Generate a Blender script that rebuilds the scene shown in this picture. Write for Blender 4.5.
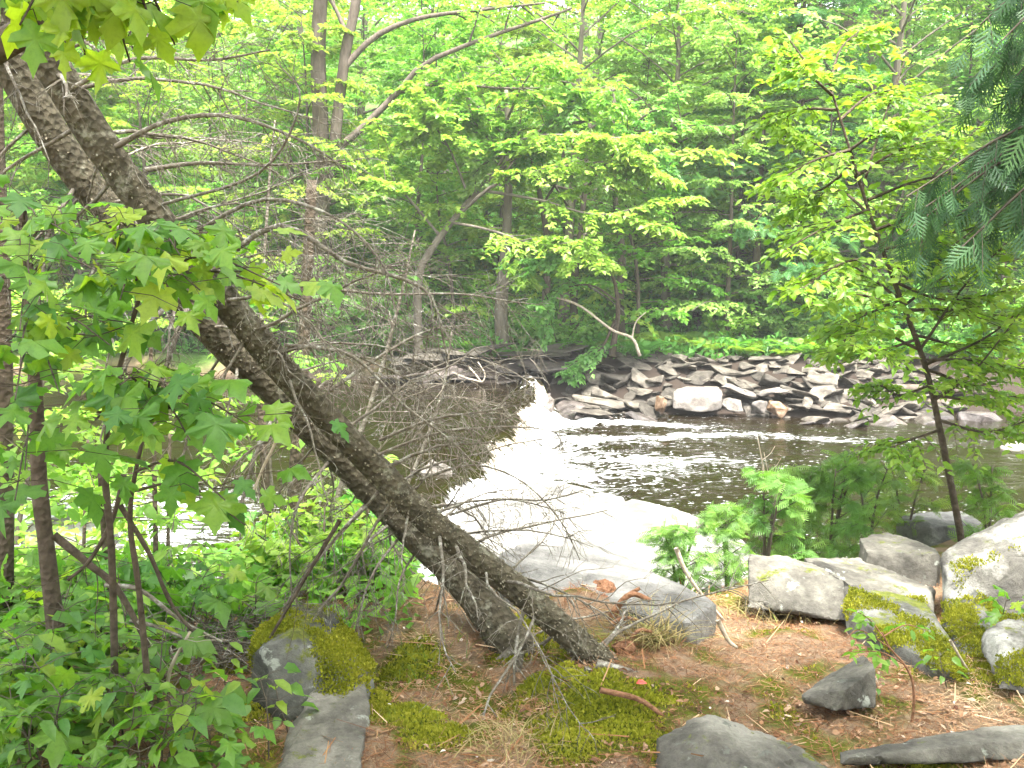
import bpy, bmesh, math, random
import numpy as np
from mathutils import Vector, Matrix

S = bpy.context.scene
COL = S.collection
for o in list(bpy.data.objects):
    bpy.data.objects.remove(o)
PI = math.pi

# ------------------------------------------------------------------ camera, sky, sun, exposure
CZ, PITCH, F = 1.65, math.radians(8.0), 1024.0
cam_d = bpy.data.cameras.new("camera")
cam_d.sensor_width = 36.0
cam_d.lens = 36.0
cam_d.clip_start, cam_d.clip_end = 0.05, 2000.0
cam = bpy.data.objects.new("camera", cam_d)
COL.objects.link(cam)
cam.location = (0, 0, CZ)
cam.rotation_euler = (PI / 2 - PITCH, 0, 0)
S.camera = cam

SUN = Vector((0.18, -0.30, 1.0)).normalized()          # direction towards the sun
w = bpy.data.worlds.new("World")
S.world = w
w.use_nodes = True
nt = w.node_tree
bg = nt.nodes["Background"]
sky = nt.nodes.new("ShaderNodeTexSky")
sky.sky_type = 'NISHITA'
sky.sun_disc = False
sky.sun_elevation = math.asin(SUN.z)
sky.sun_rotation = math.atan2(SUN.x, SUN.y)
sky.dust_density = 4.0
sky.air_density = 0.9
hs = nt.nodes.new("ShaderNodeHueSaturation")
hs.inputs["Saturation"].default_value = 0.35
nt.links.new(sky.outputs[0], hs.inputs["Color"])
nt.links.new(hs.outputs[0], bg.inputs["Color"])
bg.inputs["Strength"].default_value = 0.15
sd = bpy.data.lights.new("sun", 'SUN')
sd.energy = 3.1
sd.angle = math.radians(6.0)
sd.color = (1.0, 0.975, 0.93)
sun = bpy.data.objects.new("sun", sd)
COL.objects.link(sun)
sun.rotation_euler = SUN.to_track_quat('Z', 'Y').to_euler()
S.view_settings.view_transform = 'Standard'
S.view_settings.look = 'None'
S.view_settings.gamma = 1.0
S.view_settings.exposure = 3.0
S.cycles.use_denoising = True
S.cycles.max_bounces = 9
S.cycles.diffuse_bounces = 6
S.cycles.glossy_bounces = 3
S.cycles.transmission_bounces = 4
S.cycles.caustics_reflective = False
S.cycles.caustics_refractive = False
S.cycles.sample_clamp_indirect = 6.0

# ------------------------------------------------------------------ helpers
CAM = np.array((0, 0, CZ))
FW = np.array((0, math.cos(PITCH), -math.sin(PITCH)))
UP = np.array((0, math.sin(PITCH), math.cos(PITCH)))
RT = np.array((1.0, 0, 0))
ZAX = np.array((0, 0, 1.0))


def ray(px, py):
    return FW + RT * (px - 512) / F + UP * (384 - py) / F


def P(px, py, Y):
    """point at distance Y ahead that the photograph shows at this pixel"""
    d = ray(px, py)
    return CAM + d * (Y / d[1])


def G(px, py, z=0.0):
    d = ray(px, py)
    return CAM + d * ((z - CZ) / d[2])


def unit(v):
    v = np.asarray(v, float)
    return v / (np.linalg.norm(v, axis=-1, keepdims=True) + 1e-12)


def sst(a, b, x):
    t = np.clip((np.asarray(x, float) - a) / (b - a), 0, 1)
    return t * t * (3 - 2 * t)


def _h(ix, iy, iz, seed):
    n = (ix * 374761393 + iy * 668265263 + iz * 2147483647 + seed * 1274126177) & 0xFFFFFFFF
    n = ((n ^ (n >> 13)) * 1274126177) & 0xFFFFFFFF
    n = n ^ (n >> 16)
    return (n & 0xFFFF) / 65535.0


def vnoise(p, seed=0):
    p = np.asarray(p, float)
    i = np.floor(p).astype(np.int64)
    f = p - i
    f = f * f * (3 - 2 * f)
    out = 0
    for dx in (0, 1):
        for dy in (0, 1):
            for dz in (0, 1):
                wgt = (f[..., 0] if dx else 1 - f[..., 0]) * (f[..., 1] if dy else 1 - f[..., 1]) * (f[..., 2] if dz else 1 - f[..., 2])
                out = out + wgt * _h(i[..., 0] + dx, i[..., 1] + dy, i[..., 2] + dz, seed)
    return out * 2 - 1


def fbm(p, octaves=4, seed=0, gain=0.5):
    a, s, out = 1.0, 1.0, 0
    p = np.asarray(p, float)
    for k in range(octaves):
        out = out + a * vnoise(p * s + 17.3 * k, seed + k)
        a *= gain
        s *= 2.03
    return out


def fbm2(x, y, sc, octaves=4, seed=0, z=0.0):
    return fbm(np.stack([x * sc, y * sc, np.zeros_like(x) + z], -1), octaves, seed)


def link(o, parent=None):
    COL.objects.link(o)
    if parent is not None:
        o.parent = parent
    return o


def tag(o, label=None, cat=None, group=None, kind=None):
    for k, v in (("label", label), ("category", cat), ("group", group), ("kind", kind)):
        if v:
            o[k] = v
    return o


def empty(name, loc, label, cat, group=None):
    o = bpy.data.objects.new(name, None)
    o.empty_display_size = 0.1
    o.location = tuple(loc)
    COL.objects.link(o)
    return tag(o, label, cat, group)


def mesh_obj(name, v, f, mat, parent=None, smooth=True, tint=None, origin=None, attrs=None):
    """v (N,3) world coordinates, f (M,3|4) - one mesh object; coordinates become local to parent / origin"""
    v = np.asarray(v, np.float32).reshape(-1, 3).copy()
    f = np.asarray(f, np.int32)
    if parent is not None:
        v -= np.array(parent.location, np.float32)
    elif origin is not None:
        v -= np.asarray(origin, np.float32)
    me = bpy.data.meshes.new(name)
    me.vertices.add(len(v))
    me.vertices.foreach_set("co", v.ravel())
    k = f.shape[1]
    me.loops.add(f.size)
    me.loops.foreach_set("vertex_index", f.ravel())
    me.polygons.add(len(f))
    me.polygons.foreach_set("loop_start", np.arange(len(f), dtype=np.int32) * k)
    me.polygons.foreach_set("loop_total", np.full(len(f), k, np.int32))
    me.polygons.foreach_set("use_smooth", np.full(len(f), smooth, bool))
    if tint is not None:
        a = me.attributes.new("tint", 'FLOAT', 'POINT')
        a.data.foreach_set("value", np.asarray(tint, np.float32))
    for nm, arr in (attrs or {}).items():
        a = me.attributes.new(nm, 'FLOAT', 'POINT')
        a.data.foreach_set("value", np.asarray(arr, np.float32))
    me.materials.append(mat)
    me.update()
    me.validate()
    o = bpy.data.objects.new(name, me)
    if parent is None and origin is not None:
        o.location = tuple(origin)
    return link(o, parent)


def spline(pts, n):
    """Catmull-Rom through the points, n samples"""
    p = np.asarray(pts, float)
    if len(p) == 2:
        t = np.linspace(0, 1, n)[:, None]
        return p[0] * (1 - t) + p[1] * t
    q = np.vstack([2 * p[0] - p[1], p, 2 * p[-1] - p[-2]])
    u = np.linspace(0, len(p) - 1 - 1e-6, n)
    i = u.astype(int)
    t = (u - i)[:, None]
    a, b, c, d = q[i], q[i + 1], q[i + 2], q[i + 3]
    return 0.5 * (2 * b + (c - a) * t + (2 * a - 5 * b + 4 * c - d) * t * t + (3 * b - 3 * c + d - a) * t ** 3)


class Wood:
    """collects tapered tubes; build() links them as one mesh"""

    def __init__(self):
        self.v, self.f, self.n = [], [], 0

    def tube(self, pts, r, sides=6, rough=0.0, seed=0, cap=True):
        p = np.asarray(pts, float)
        n = len(p)
        r = np.broadcast_to(np.asarray(r, float), (n,)) if np.ndim(r) == 0 or len(np.atleast_1d(r)) == n else np.interp(np.linspace(0, 1, n), np.linspace(0, 1, len(r)), r)
        t = unit(np.gradient(p, axis=0))
        ref = np.array((0.13, 0.97, 0.21)) if abs(t[0] @ np.array((0.13, 0.97, 0.21))) < 0.85 else np.array((1.0, 0.1, 0))
        a = unit(np.cross(t, ref))
        b = np.cross(t, a)
        ang = np.arange(sides) * 2 * PI / sides
        ring = p[:, None] + (a[:, None] * np.cos(ang)[None, :, None] + b[:, None] * np.sin(ang)[None, :, None]) * r[:, None, None]
        if rough > 0:
            d = fbm(ring * 9.0, 3, seed) + 0.5 * fbm(ring * 30.0, 2, seed + 5)
            ring = p[:, None] + (ring - p[:, None]) * (1 + rough * d[..., None])
        self.v.append(ring.reshape(-1, 3))
        i = np.arange(n - 1)[:, None] * sides
        j = np.arange(sides)[None]
        k = (j + 1) % sides
        q = np.stack([i + j, i + k, i + sides + k, i + sides + j], -1).reshape(-1, 4) + self.n
        self.f.append(q)
        self.n += n * sides
        if cap and sides >= 4:
            first = self.n - n * sides
            jj = np.arange(sides)
            for base, at in ((first, p[0]), (first + (n - 1) * sides, p[-1])):
                self.v.append(at[None])
                c = np.full(sides, self.n)
                self.n += 1
                self.f.append(np.stack([base + jj, base + (jj + 1) % sides, c, c], -1))
        return p

    def build(self, name, mat, parent=None, origin=None, smooth=True):
        v = np.concatenate(self.v)
        f = np.concatenate(self.f)
        t = np.concatenate([f[:, (0, 1, 2)], f[:, (0, 2, 3)]])
        t = t[(t[:, 0] != t[:, 1]) & (t[:, 1] != t[:, 2]) & (t[:, 0] != t[:, 2])]
        return mesh_obj(name, v, t, mat, parent, smooth, origin=origin)


# leaf templates: vertices (x across, y along, z up), triangles
def tmpl_rhomb():
    return np.array([(0, 0, 0), (.34, .5, .09), (0, 1, -.1), (-.34, .5, .09)], float), np.array([(0, 1, 2), (0, 2, 3)])


def tmpl_ovate():
    v = [(0, 0, 0), (0, .5, 0), (0, 1, -.14), (.25, .25, .07), (.25, .62, .03), (-.25, .25, .07), (-.25, .62, .03)]
    f = [(0, 3, 1), (3, 4, 1), (4, 2, 1), (0, 1, 5), (5, 1, 6), (6, 1, 2)]
    return np.array(v, float), np.array(f)


def tmpl_maple():
    half = [(.05, -.02), (.2, -.08), (.38, -.05), (.30, .08), (.36, .14), (.56, .24), (.60, .44), (.45, .42), (.37, .52), (.19, .46), (.23, .62), (.30, .70), (.15, .76), (0, 1.05)]
    pts = [(0, .02)] + half + [(-x, y) for x, y in half[-2::-1]]
    p = np.array(pts)
    r2 = (p[:, 0] ** 2 + (p[:, 1] - .3) ** 2)
    z = -.30 * r2 + .075 * np.sin(9 * p[:, 0] + 4 * p[:, 1])
    v = np.vstack([[0, .3, .035], np.column_stack([p, z])])
    n = len(pts)
    f = [(0, 1 + i, 1 + (i + 1) % n) for i in range(n)]
    dt = np.concatenate([[.16], np.where(r2 < .16, -.06, .05)])
    return v, np.array(f), dt


def strip(v, f, a, b, wdt, z0=0.0, nrm=(0, 0, 1)):
    a, b = np.asarray(a, float), np.asarray(b, float)
    s = unit(np.cross(b - a, nrm)) * wdt
    k = len(v)
    v += [a - s, a + s, b + s * .35, b - s * .35]
    f += [(k, k + 1, k + 2), (k, k + 2, k + 3)]


def tmpl_cedar(rng):
    """one flat spray of a white cedar: an axis with side branchlets, some forked"""
    v, f = [], []
    strip(v, f, (0, 0, 0), (0, 1, -.15), .03)
    for i in range(6):
        y = .08 + i * .15
        L = .48 * (1 - y) ** .7 + .06
        for s in (-1, 1):
            y0 = y + .04 * s
            a = np.array((0, y0, -.15 * y0))
            e = np.array((s * L * .75, y0 + L * .75, -.15 * y0 - .12))
            strip(v, f, a, e, .03)
            if i < 4:
                m = a * .5 + e * .5
                strip(v, f, m, m + np.array((s * .2 * (1 - y), .05, -.04)), .024)
    return np.array(v), np.array(f)


def tmpl_frond():
    """a fern frond: arching rib with tapering pinnae; y along, z up"""
    v, f = [], []
    n = 15
    pts = [np.array((0, t, .55 * t - .75 * t * t)) for t in np.linspace(0, 1, n)]
    for i in range(n - 1):
        strip(v, f, pts[i], pts[i + 1], .012)
        t = i / (n - 1)
        L = .27 * math.sin(PI * min(1, .12 + t * .88)) ** .8
        if i < 2:
            continue
        for s in (-1, 1):
            e = pts[i] + np.array((s * L, L * .3, -.03 - .12 * L))
            strip(v, f, pts[i], e, .033)
    return np.array(v), np.array(f)


def tmpl_needle():
    """hemlock twig: flat feathery twig with side twiglets"""
    v, f = [], []
    strip(v, f, (0, 0, 0), (0, 1, -.18), .05)
    for i in range(6):
        y = .12 + i * .14
        L = .42 * (1 - y * .75)
        for s in (-1, 1):
            strip(v, f, (0, y, -.18 * y), (s * L * .85, y + L * .6, -.18 * y - .1 * L), .05)
    return np.array(v), np.array(f)


T_RHOMB, T_OVATE, T_MAPLE, T_FROND, T_NEEDLE = tmpl_rhomb(), tmpl_ovate(), tmpl_maple(), tmpl_frond(), tmpl_needle()
T_CEDAR = tmpl_cedar(None)


class Leaves:
    def __init__(self):
        self.p, self.n, self.d, self.s, self.t = [], [], [], [], []

    def add(self, pos, nrm, dr, size, tint):
        pos = np.asarray(pos, float).reshape(-1, 3)
        m = len(pos)
        self.p.append(pos)
        self.n.append(np.broadcast_to(np.asarray(nrm, float), (m, 3)))
        self.d.append(np.broadcast_to(np.asarray(dr, float), (m, 3)))
        self.s.append(np.broadcast_to(np.asarray(size, float), (m,)))
        self.t.append(np.broadcast_to(np.asarray(tint, float), (m,)))

    def build(self, name, tmpl, mat, parent=None, origin=None, smooth=False):
        tv, tf = tmpl[:2]
        dt = tmpl[2] if len(tmpl) > 2 else np.zeros(len(tv))
        p, n, d, s, t = (np.concatenate(a) for a in (self.p, self.n, self.d, self.s, self.t))
        y = unit(d)
        x = unit(np.cross(y, n))
        z = np.cross(x, y)
        rv = np.random.default_rng(len(p))
        xs = (.78 + .34 * rv.random(len(p)))[:, None, None]
        zs = (.3 + 1.9 * rv.random(len(p)))[:, None, None]
        sk = (rv.normal(size=len(p)) * .22)[:, None, None]
        tx, ty, tz = tv[None, :, 0, None], tv[None, :, 1, None], tv[None, :, 2, None]
        v = p[:, None] + s[:, None, None] * (tx * xs * x[:, None] + ty * y[:, None] + (tz * zs + sk * tx) * z[:, None])
        f = tf[None] + (np.arange(len(p)) * len(tv))[:, None, None]
        return mesh_obj(name, v.reshape(-1, 3), f.reshape(-1, 3), mat, parent, smooth, tint=(t[:, None] + dt[None]).ravel(), origin=origin)


# ------------------------------------------------------------------ materials
def new_mat(name):
    m = bpy.data.materials.new(name)
    m.use_nodes = True
    t = m.node_tree
    t.nodes.clear()
    out = t.nodes.new("ShaderNodeOutputMaterial")

    def N(kind, **kw):
        nd = t.nodes.new(kind)
        for k, v in kw.items():
            if k.startswith("i_"):
                key = k[2:]
                nd.inputs[int(key) if key.isdigit() else key].default_value = v
            else:
                setattr(nd, k, v)
        return nd

    def L(a, b):
        t.links.new(a, b)
    return m, N, L, out


def ramp(N, stops):
    r = N("ShaderNodeValToRGB")
    el = r.color_ramp.elements
    while len(el) > 1:
        el.remove(el[-1])
    el[0].position, el[0].color = stops[0][0], (*stops[0][1], 1)
    for p, c in stops[1:]:
        e = el.new(p)
        e.color = (*c, 1)
    return r


def leaf_mat(name, cols, trans=0.45, rough=0.45, spec=0.35, tcol=(1.25, 1.3, .55), vary=0.06, mottle=0.0):
    m, N, L, out = new_mat(name)
    a = N("ShaderNodeAttribute", attribute_name="tint")
    r = ramp(N, cols)
    L(a.outputs["Fac"], r.inputs[0])
    oi = N("ShaderNodeObjectInfo")
    mr = N("ShaderNodeMapRange")
    mr.inputs["To Min"].default_value = .5 - vary * .5
    mr.inputs["To Max"].default_value = .5 + vary * .5
    L(oi.outputs["Random"], mr.inputs["Value"])
    h = N("ShaderNodeHueSaturation")
    L(mr.outputs[0], h.inputs["Hue"])
    L(r.outputs[0], h.inputs["Color"])
    if mottle:
        tc = N("ShaderNodeTexCoord")
        nz = N("ShaderNodeTexNoise", i_Scale=95.0, i_Detail=6.0, i_Roughness=.7)
        L(tc.outputs["Object"], nz.inputs["Vector"])
        rz = ramp(N, [(.3, (.72, .74, .6)), (.5, (1, 1, 1)), (.7, (1.12, 1.08, 1.0)), (.78, (.9, .62, .45))])
        L(nz.outputs[0], rz.inputs[0])
        hm = N("ShaderNodeMixRGB", blend_type='MULTIPLY', i_0=mottle)
        L(h.outputs[0], hm.inputs[1])
        L(rz.outputs[0], hm.inputs[2])
        h = hm
    b = N("ShaderNodeBsdfPrincipled", i_Roughness=rough)
    b.inputs["Specular IOR Level"].default_value = spec
    L(h.outputs[0], b.inputs["Base Color"])
    mul = N("ShaderNodeMixRGB", blend_type='MULTIPLY', i_0=1.0)
    mul.inputs[2].default_value = (*tcol, 1)
    L(h.outputs[0], mul.inputs[1])
    tr = N("ShaderNodeBsdfTranslucent")
    L(mul.outputs[0], tr.inputs["Color"])
    mx = N("ShaderNodeMixShader", i_0=trans)
    L(b.outputs[0], mx.inputs[1])
    L(tr.outputs[0], mx.inputs[2])
    L(mx.outputs[0], out.inputs["Surface"])
    return m


def bark_mat(name, dark, light, lichen=None, lich_amt=.5, scale=14, bump=.5, stretch=(1, 1, 1)):
    m, N, L, out = new_mat(name)
    tc = N("ShaderNodeTexCoord")
    mp = N("ShaderNodeMapping")
    mp.inputs["Scale"].default_value = stretch
    L(tc.outputs["Object"], mp.inputs["Vector"])
    n1 = N("ShaderNodeTexNoise", i_Scale=scale, i_Detail=8.0, i_Roughness=.7)
    L(mp.outputs[0], n1.inputs["Vector"])
    r = ramp(N, [(.3, dark), (.7, light)])
    L(n1.outputs[0], r.inputs[0])
    col = r.outputs[0]
    if lichen:
        n2 = N("ShaderNodeTexNoise", i_Scale=scale * .7, i_Detail=6.0, i_Roughness=.75)
        L(tc.outputs["Object"], n2.inputs["Vector"])
        r2 = ramp(N, [(lich_amt, (0, 0, 0)), (lich_amt + .1, (1, 1, 1))])
        L(n2.outputs[0], r2.inputs[0])
        mx = N("ShaderNodeMixRGB")
        mx.inputs[2].default_value = (*lichen, 1)
        L(r2.outputs[0], mx.inputs[0])
        L(col, mx.inputs[1])
        col = mx.outputs[0]
    b = N("ShaderNodeBsdfPrincipled", i_Roughness=.9)
    b.inputs["Specular IOR Level"].default_value = .15
    L(col, b.inputs["Base Color"])
    v = N("ShaderNodeTexVoronoi", i_Scale=scale * 2.2)
    L(mp.outputs[0], v.inputs["Vector"])
    ad = N("ShaderNodeMath", operation='ADD')
    L(n1.outputs[0], ad.inputs[0])
    L(v.outputs["Distance"], ad.inputs[1])
    bp = N("ShaderNodeBump", i_Strength=bump, i_Distance=.02)
    L(ad.outputs[0], bp.inputs["Height"])
    L(bp.outputs[0], b.inputs["Normal"])
    L(b.outputs[0], out.inputs["Surface"])
    return m


def rock_mat(name, dark, mid, light, moss=0.0, lichen=.0, scale=3.0, vary=.0, wet=False, brown=0.0, topmoss=0.55):
    m, N, L, out = new_mat(name)
    tc = N("ShaderNodeTexCoord")
    oi = N("ShaderNodeObjectInfo")
    off = N("ShaderNodeVectorMath", operation='ADD')
    sc = N("ShaderNodeMath", operation='MULTIPLY', i_1=37.0)
    L(oi.outputs["Random"], sc.inputs[0])
    L(tc.outputs["Object"], off.inputs[0])
    L(sc.outputs[0], off.inputs[1])
    n1 = N("ShaderNodeTexNoise", i_Scale=scale, i_Detail=10.0, i_Roughness=.68)
    L(off.outputs[0], n1.inputs["Vector"])
    r = ramp(N, [(.37, dark), (.5, mid), (.62, light)])
    L(n1.outputs[0], r.inputs[0])
    col = r.outputs[0]
    n3 = N("ShaderNodeTexNoise", i_Scale=scale * 14, i_Detail=6.0, i_Roughness=.8)
    L(off.outputs[0], n3.inputs["Vector"])
    if vary:
        mr = N("ShaderNodeMapRange")
        mr.inputs["To Min"].default_value = 1 - vary
        mr.inputs["To Max"].default_value = 1 + vary
        L(oi.outputs["Random"], mr.inputs["Value"])
        h = N("ShaderNodeHueSaturation")
        L(mr.outputs[0], h.inputs["Value"])
        L(col, h.inputs["Color"])
        col = h.outputs[0]
    # speckle
    sp = ramp(N, [(.3, (.62, .62, .62)), (.55, (1, 1, 1)), (.75, (1.25, 1.25, 1.22))])
    L(n3.outputs[0], sp.inputs[0])
    ms = N("ShaderNodeMixRGB", blend_type='MULTIPLY', i_0=.8)
    L(col, ms.inputs[1])
    L(sp.outputs[0], ms.inputs[2])
    col = ms.outputs[0]

    def overlay(c, noise_scale, lo, hi, colr, updir=None, detail=6.0):
        nz = N("ShaderNodeTexNoise", i_Scale=noise_scale, i_Detail=detail, i_Roughness=.65)
        L(off.outputs[0], nz.inputs["Vector"])
        src = nz.outputs[0]
        if updir is not None:
            ge = N("ShaderNodeNewGeometry")
            sx = N("ShaderNodeSeparateXYZ")
            L(ge.outputs["Normal"], sx.inputs[0])
            ma = N("ShaderNodeMath", operation='MULTIPLY_ADD', i_1=updir)
            L(sx.outputs["Z"], ma.inputs[0])
            L(src, ma.inputs[2])
            src = ma.outputs[0]
        rr = ramp(N, [(lo, (0, 0, 0)), (hi, (1, 1, 1))])
        L(src, rr.inputs[0])
        mx = N("ShaderNodeMixRGB")
        L(rr.outputs[0], mx.inputs[0])
        L(c, mx.inputs[1])
        mx.inputs[2].default_value = (*colr, 1)
        return mx.outputs[0]
    if lichen:
        col = overlay(col, 1.7, .52, .68, tuple(c * .55 for c in dark), None, 10.0)
        col = overlay(col, 7.0, .72 - lichen * .2, .76 - lichen * .2, (.27, .28, .24))
        col = overlay(col, 11.0, .70 - lichen * .12, .73 - lichen * .12, (.12, .12, .10))
    if brown:
        col = overlay(col, 2.6, .95 - brown * .3, 1.02 - brown * .3, (.17, .10, .055), .35)
    if moss:
        mc = ramp(N, [(.3, (.04, .045, .01)), (.5, (.10, .115, .015)), (.7, (.19, .19, .03))])
        L(n3.outputs[0], mc.inputs[0])
        nz = N("ShaderNodeTexNoise", i_Scale=5.0, i_Detail=9.0, i_Roughness=.75)
        L(off.outputs[0], nz.inputs["Vector"])
        ge = N("ShaderNodeNewGeometry")
        sx = N("ShaderNodeSeparateXYZ")
        L(ge.outputs["Normal"], sx.inputs[0])
        ma = N("ShaderNodeMath", operation='MULTIPLY_ADD', i_1=.25)
        L(sx.outputs["Z"], ma.inputs[0])
        L(nz.outputs[0], ma.inputs[2])
        rr = ramp(N, [(.98 - moss * .35, (0, 0, 0)), (1.03 - moss * .35, (1, 1, 1))])
        L(ma.outputs[0], rr.inputs[0])
        mm = N("ShaderNodeMixRGB")
        L(rr.outputs[0], mm.inputs[0])
        L(col, mm.inputs[1])
        L(mc.outputs[0], mm.inputs[2])
        col = mm.outputs[0]
    b = N("ShaderNodeBsdfPrincipled", i_Roughness=.35 if wet else .85)
    b.inputs["Specular IOR Level"].default_value = .5 if wet else .25
    L(col, b.inputs["Base Color"])
    ad = N("ShaderNodeMath", operation='MULTIPLY_ADD', i_1=.4)
    L(n3.outputs[0], ad.inputs[0])
    L(n1.outputs[0], ad.inputs[2])
    bp = N("ShaderNodeBump", i_Strength=.9, i_Distance=.035)
    L(ad.outputs[0], bp.inputs["Height"])
    L(bp.outputs[0], b.inputs["Normal"])
    L(b.outputs[0], out.inputs["Surface"])
    return m


def plain_mat(name, cols, rough=.85, trans=0.0):
    """colour by per-piece tint"""
    m, N, L, out = new_mat(name)
    a = N("ShaderNodeAttribute", attribute_name="tint")
    r = ramp(N, cols)
    L(a.outputs["Fac"], r.inputs[0])
    b = N("ShaderNodeBsdfPrincipled", i_Roughness=rough)
    b.inputs["Specular IOR Level"].default_value = .2
    L(r.outputs[0], b.inputs["Base Color"])
    if trans:
        tr = N("ShaderNodeBsdfTranslucent")
        L(r.outputs[0], tr.inputs["Color"])
        mx = N("ShaderNodeMixShader", i_0=trans)
        L(b.outputs[0], mx.inputs[1])
        L(tr.outputs[0], mx.inputs[2])
        L(mx.outputs[0], out.inputs["Surface"])
    else:
        L(b.outputs[0], out.inputs["Surface"])
    return m


M = {}
M['leaf_lime'] = leaf_mat('leaf_lime', [(0, (.13, .26, .035)), (.5, (.2, .35, .055)), (1, (.3, .42, .075))], .58, tcol=(1.15, 1.25, .7))
M['leaf_green'] = leaf_mat('leaf_green', [(0, (.14, .29, .06)), (.5, (.21, .38, .09)), (1, (.3, .46, .13))], .57, tcol=(1.15, 1.25, .75))
M['leaf_cool'] = leaf_mat('leaf_cool', [(0, (.13, .27, .07)), (.6, (.19, .36, .1)), (1, (.26, .43, .12))], .57, tcol=(1.1, 1.25, .7))
M['needle_cool'] = leaf_mat('needle_cool', [(0, (.11, .23, .08)), (.6, (.17, .31, .11)), (1, (.24, .39, .14))], .53, tcol=(1.1, 1.2, .7))
M['maple_near'] = leaf_mat('maple_near', [(0, (.07, .19, .03)), (.45, (.14, .29, .035)), (.8, (.25, .38, .035)), (1, (.34, .43, .035))], .58, rough=.4, spec=.5, vary=.03, mottle=.8)
M['birch'] = leaf_mat('birch', [(0, (.11, .23, .03)), (.5, (.18, .32, .045)), (1, (.28, .4, .07))], .55, vary=.03)
M['cedar_dark'] = leaf_mat('cedar_dark', [(0, (.04, .10, .045)), (.6, (.075, .16, .065)), (1, (.12, .22, .08))], .4, tcol=(1, 1.15, .7), vary=.02)
M['cedar_bright'] = leaf_mat('cedar_bright', [(0, (.10, .21, .045)), (.6, (.17, .31, .07)), (1, (.24, .38, .09))], .5, vary=.03)
M['fern'] = leaf_mat('fern', [(0, (.09, .19, .03)), (.6, (.14, .28, .045)), (1, (.2, .34, .06))], .5)
M['moss'] = plain_mat('moss', [(0, (.13, .15, .012)), (.5, (.27, .28, .02)), (1, (.44, .42, .05))], .95, .35)
M['grass_dry'] = plain_mat('grass_dry', [(0, (.22, .17, .07)), (.6, (.34, .27, .12)), (1, (.22, .26, .06))], .8, .25)
M['grass_green'] = plain_mat('grass_green', [(0, (.09, .18, .02)), (1, (.24, .3, .06))], .7, .35)
M['litter'] = plain_mat('litter', [(0, (.10, .045, .025)), (.35, (.24, .12, .06)), (.7, (.34, .22, .14)), (.93, (.42, .32, .23)), (1, (.55, .49, .42))], .85, .1)
M['needles'] = plain_mat('needles', [(0, (.07, .03, .015)), (.4, (.2, .085, .035)), (.75, (.33, .19, .095)), (1, (.5, .36, .22))], .85)
M['bark_lean'] = bark_mat('bark_lean', (.034, .029, .018), (.12, .102, .068), (.2, .19, .14), .55, 18, 1.0)
M['bark_grey'] = bark_mat('bark_grey', (.09, .075, .058), (.22, .19, .15), (.3, .29, .25), .6, 9, .5, (1, 1, .25))
M['bark_dark'] = bark_mat('bark_dark', (.035, .026, .018), (.11, .085, .06), (.22, .22, .18), .63, 18, .5)
M['bark_brown'] = bark_mat('bark_brown', (.055, .043, .033), (.14, .115, .09), None, .5, 10, .5, (1, 1, .3))
M['twig_dead'] = bark_mat('twig_dead', (.085, .072, .055), (.22, .19, .15), (.33, .315, .27), .52, 30, .4)
M['wood_pale'] = bark_mat('wood_pale', (.26, .2, .14), (.5, .43, .34), None, .5, 20, .3)
M['wood_root'] = bark_mat('wood_root', (.10, .045, .022), (.27, .14, .08), None, .5, 20, .5)
M['flake'] = plain_mat('flake', [(0, (.1, .08, .05)), (.5, (.19, .165, .115)), (1, (.3, .28, .22))], .9)
M['rock_pale'] = rock_mat('rock_pale', (.085, .081, .074), (.15, .144, .132), (.235, .225, .205), moss=0, lichen=.25)
M['rock_grey'] = rock_mat('rock_grey', (.064, .059, .051), (.13, .121, .103), (.37, .36, .32), moss=.5, lichen=.5)
M['rock_mossy'] = rock_mat('rock_mossy', (.06, .06, .052), (.12, .117, .10), (.22, .215, .19), moss=.68, lichen=.6)
M['rock_slab'] = rock_mat('rock_slab', (.066, .06, .05), (.138, .127, .104), (.245, .228, .19), moss=.45, lichen=.5)
M['stone_brown'] = rock_mat('stone_brown', (.04, .034, .027), (.075, .065, .051), (.125, .11, .089), vary=.5, scale=4)
M['stone_wet'] = rock_mat('stone_wet', (.03, .024, .02), (.06, .048, .042), (.11, .09, .08), vary=.3, wet=True, scale=4)
M['stone_pale'] = rock_mat('stone_pale', (.085, .073, .062), (.14, .124, .106), (.2, .18, .16), vary=.1, scale=4)
M['stone_orange'] = rock_mat('stone_orange', (.11, .06, .03), (.19, .12, .07), (.27, .19, .13), vary=.1, scale=4)

# ------------------------------------------------------------------ ground and water
ZL, ZU = -1.35, -0.95


def crest(y):
    return -0.64 + (np.clip(y, 9.4, 18) - 10.6) * (1.12 / 7.1) + .09 * np.sin(y * 2.3) + .06 * np.sin(y * 5.1)


BUMPS = [(0.36, 3.55, .26, .10), (-0.1, 3.62, .2, -.08), (-0.68, 3.9, .25, -.08), (-.40, 4.2, .26, .07), (0.32, 4.43, .24, .215),
         (-0.62, 3.25, .25, .03), (.52, 3.95, .3, .03), (-.2, 4.5, .25, .04), (1.25, 4.45, .22, .04)]


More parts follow.
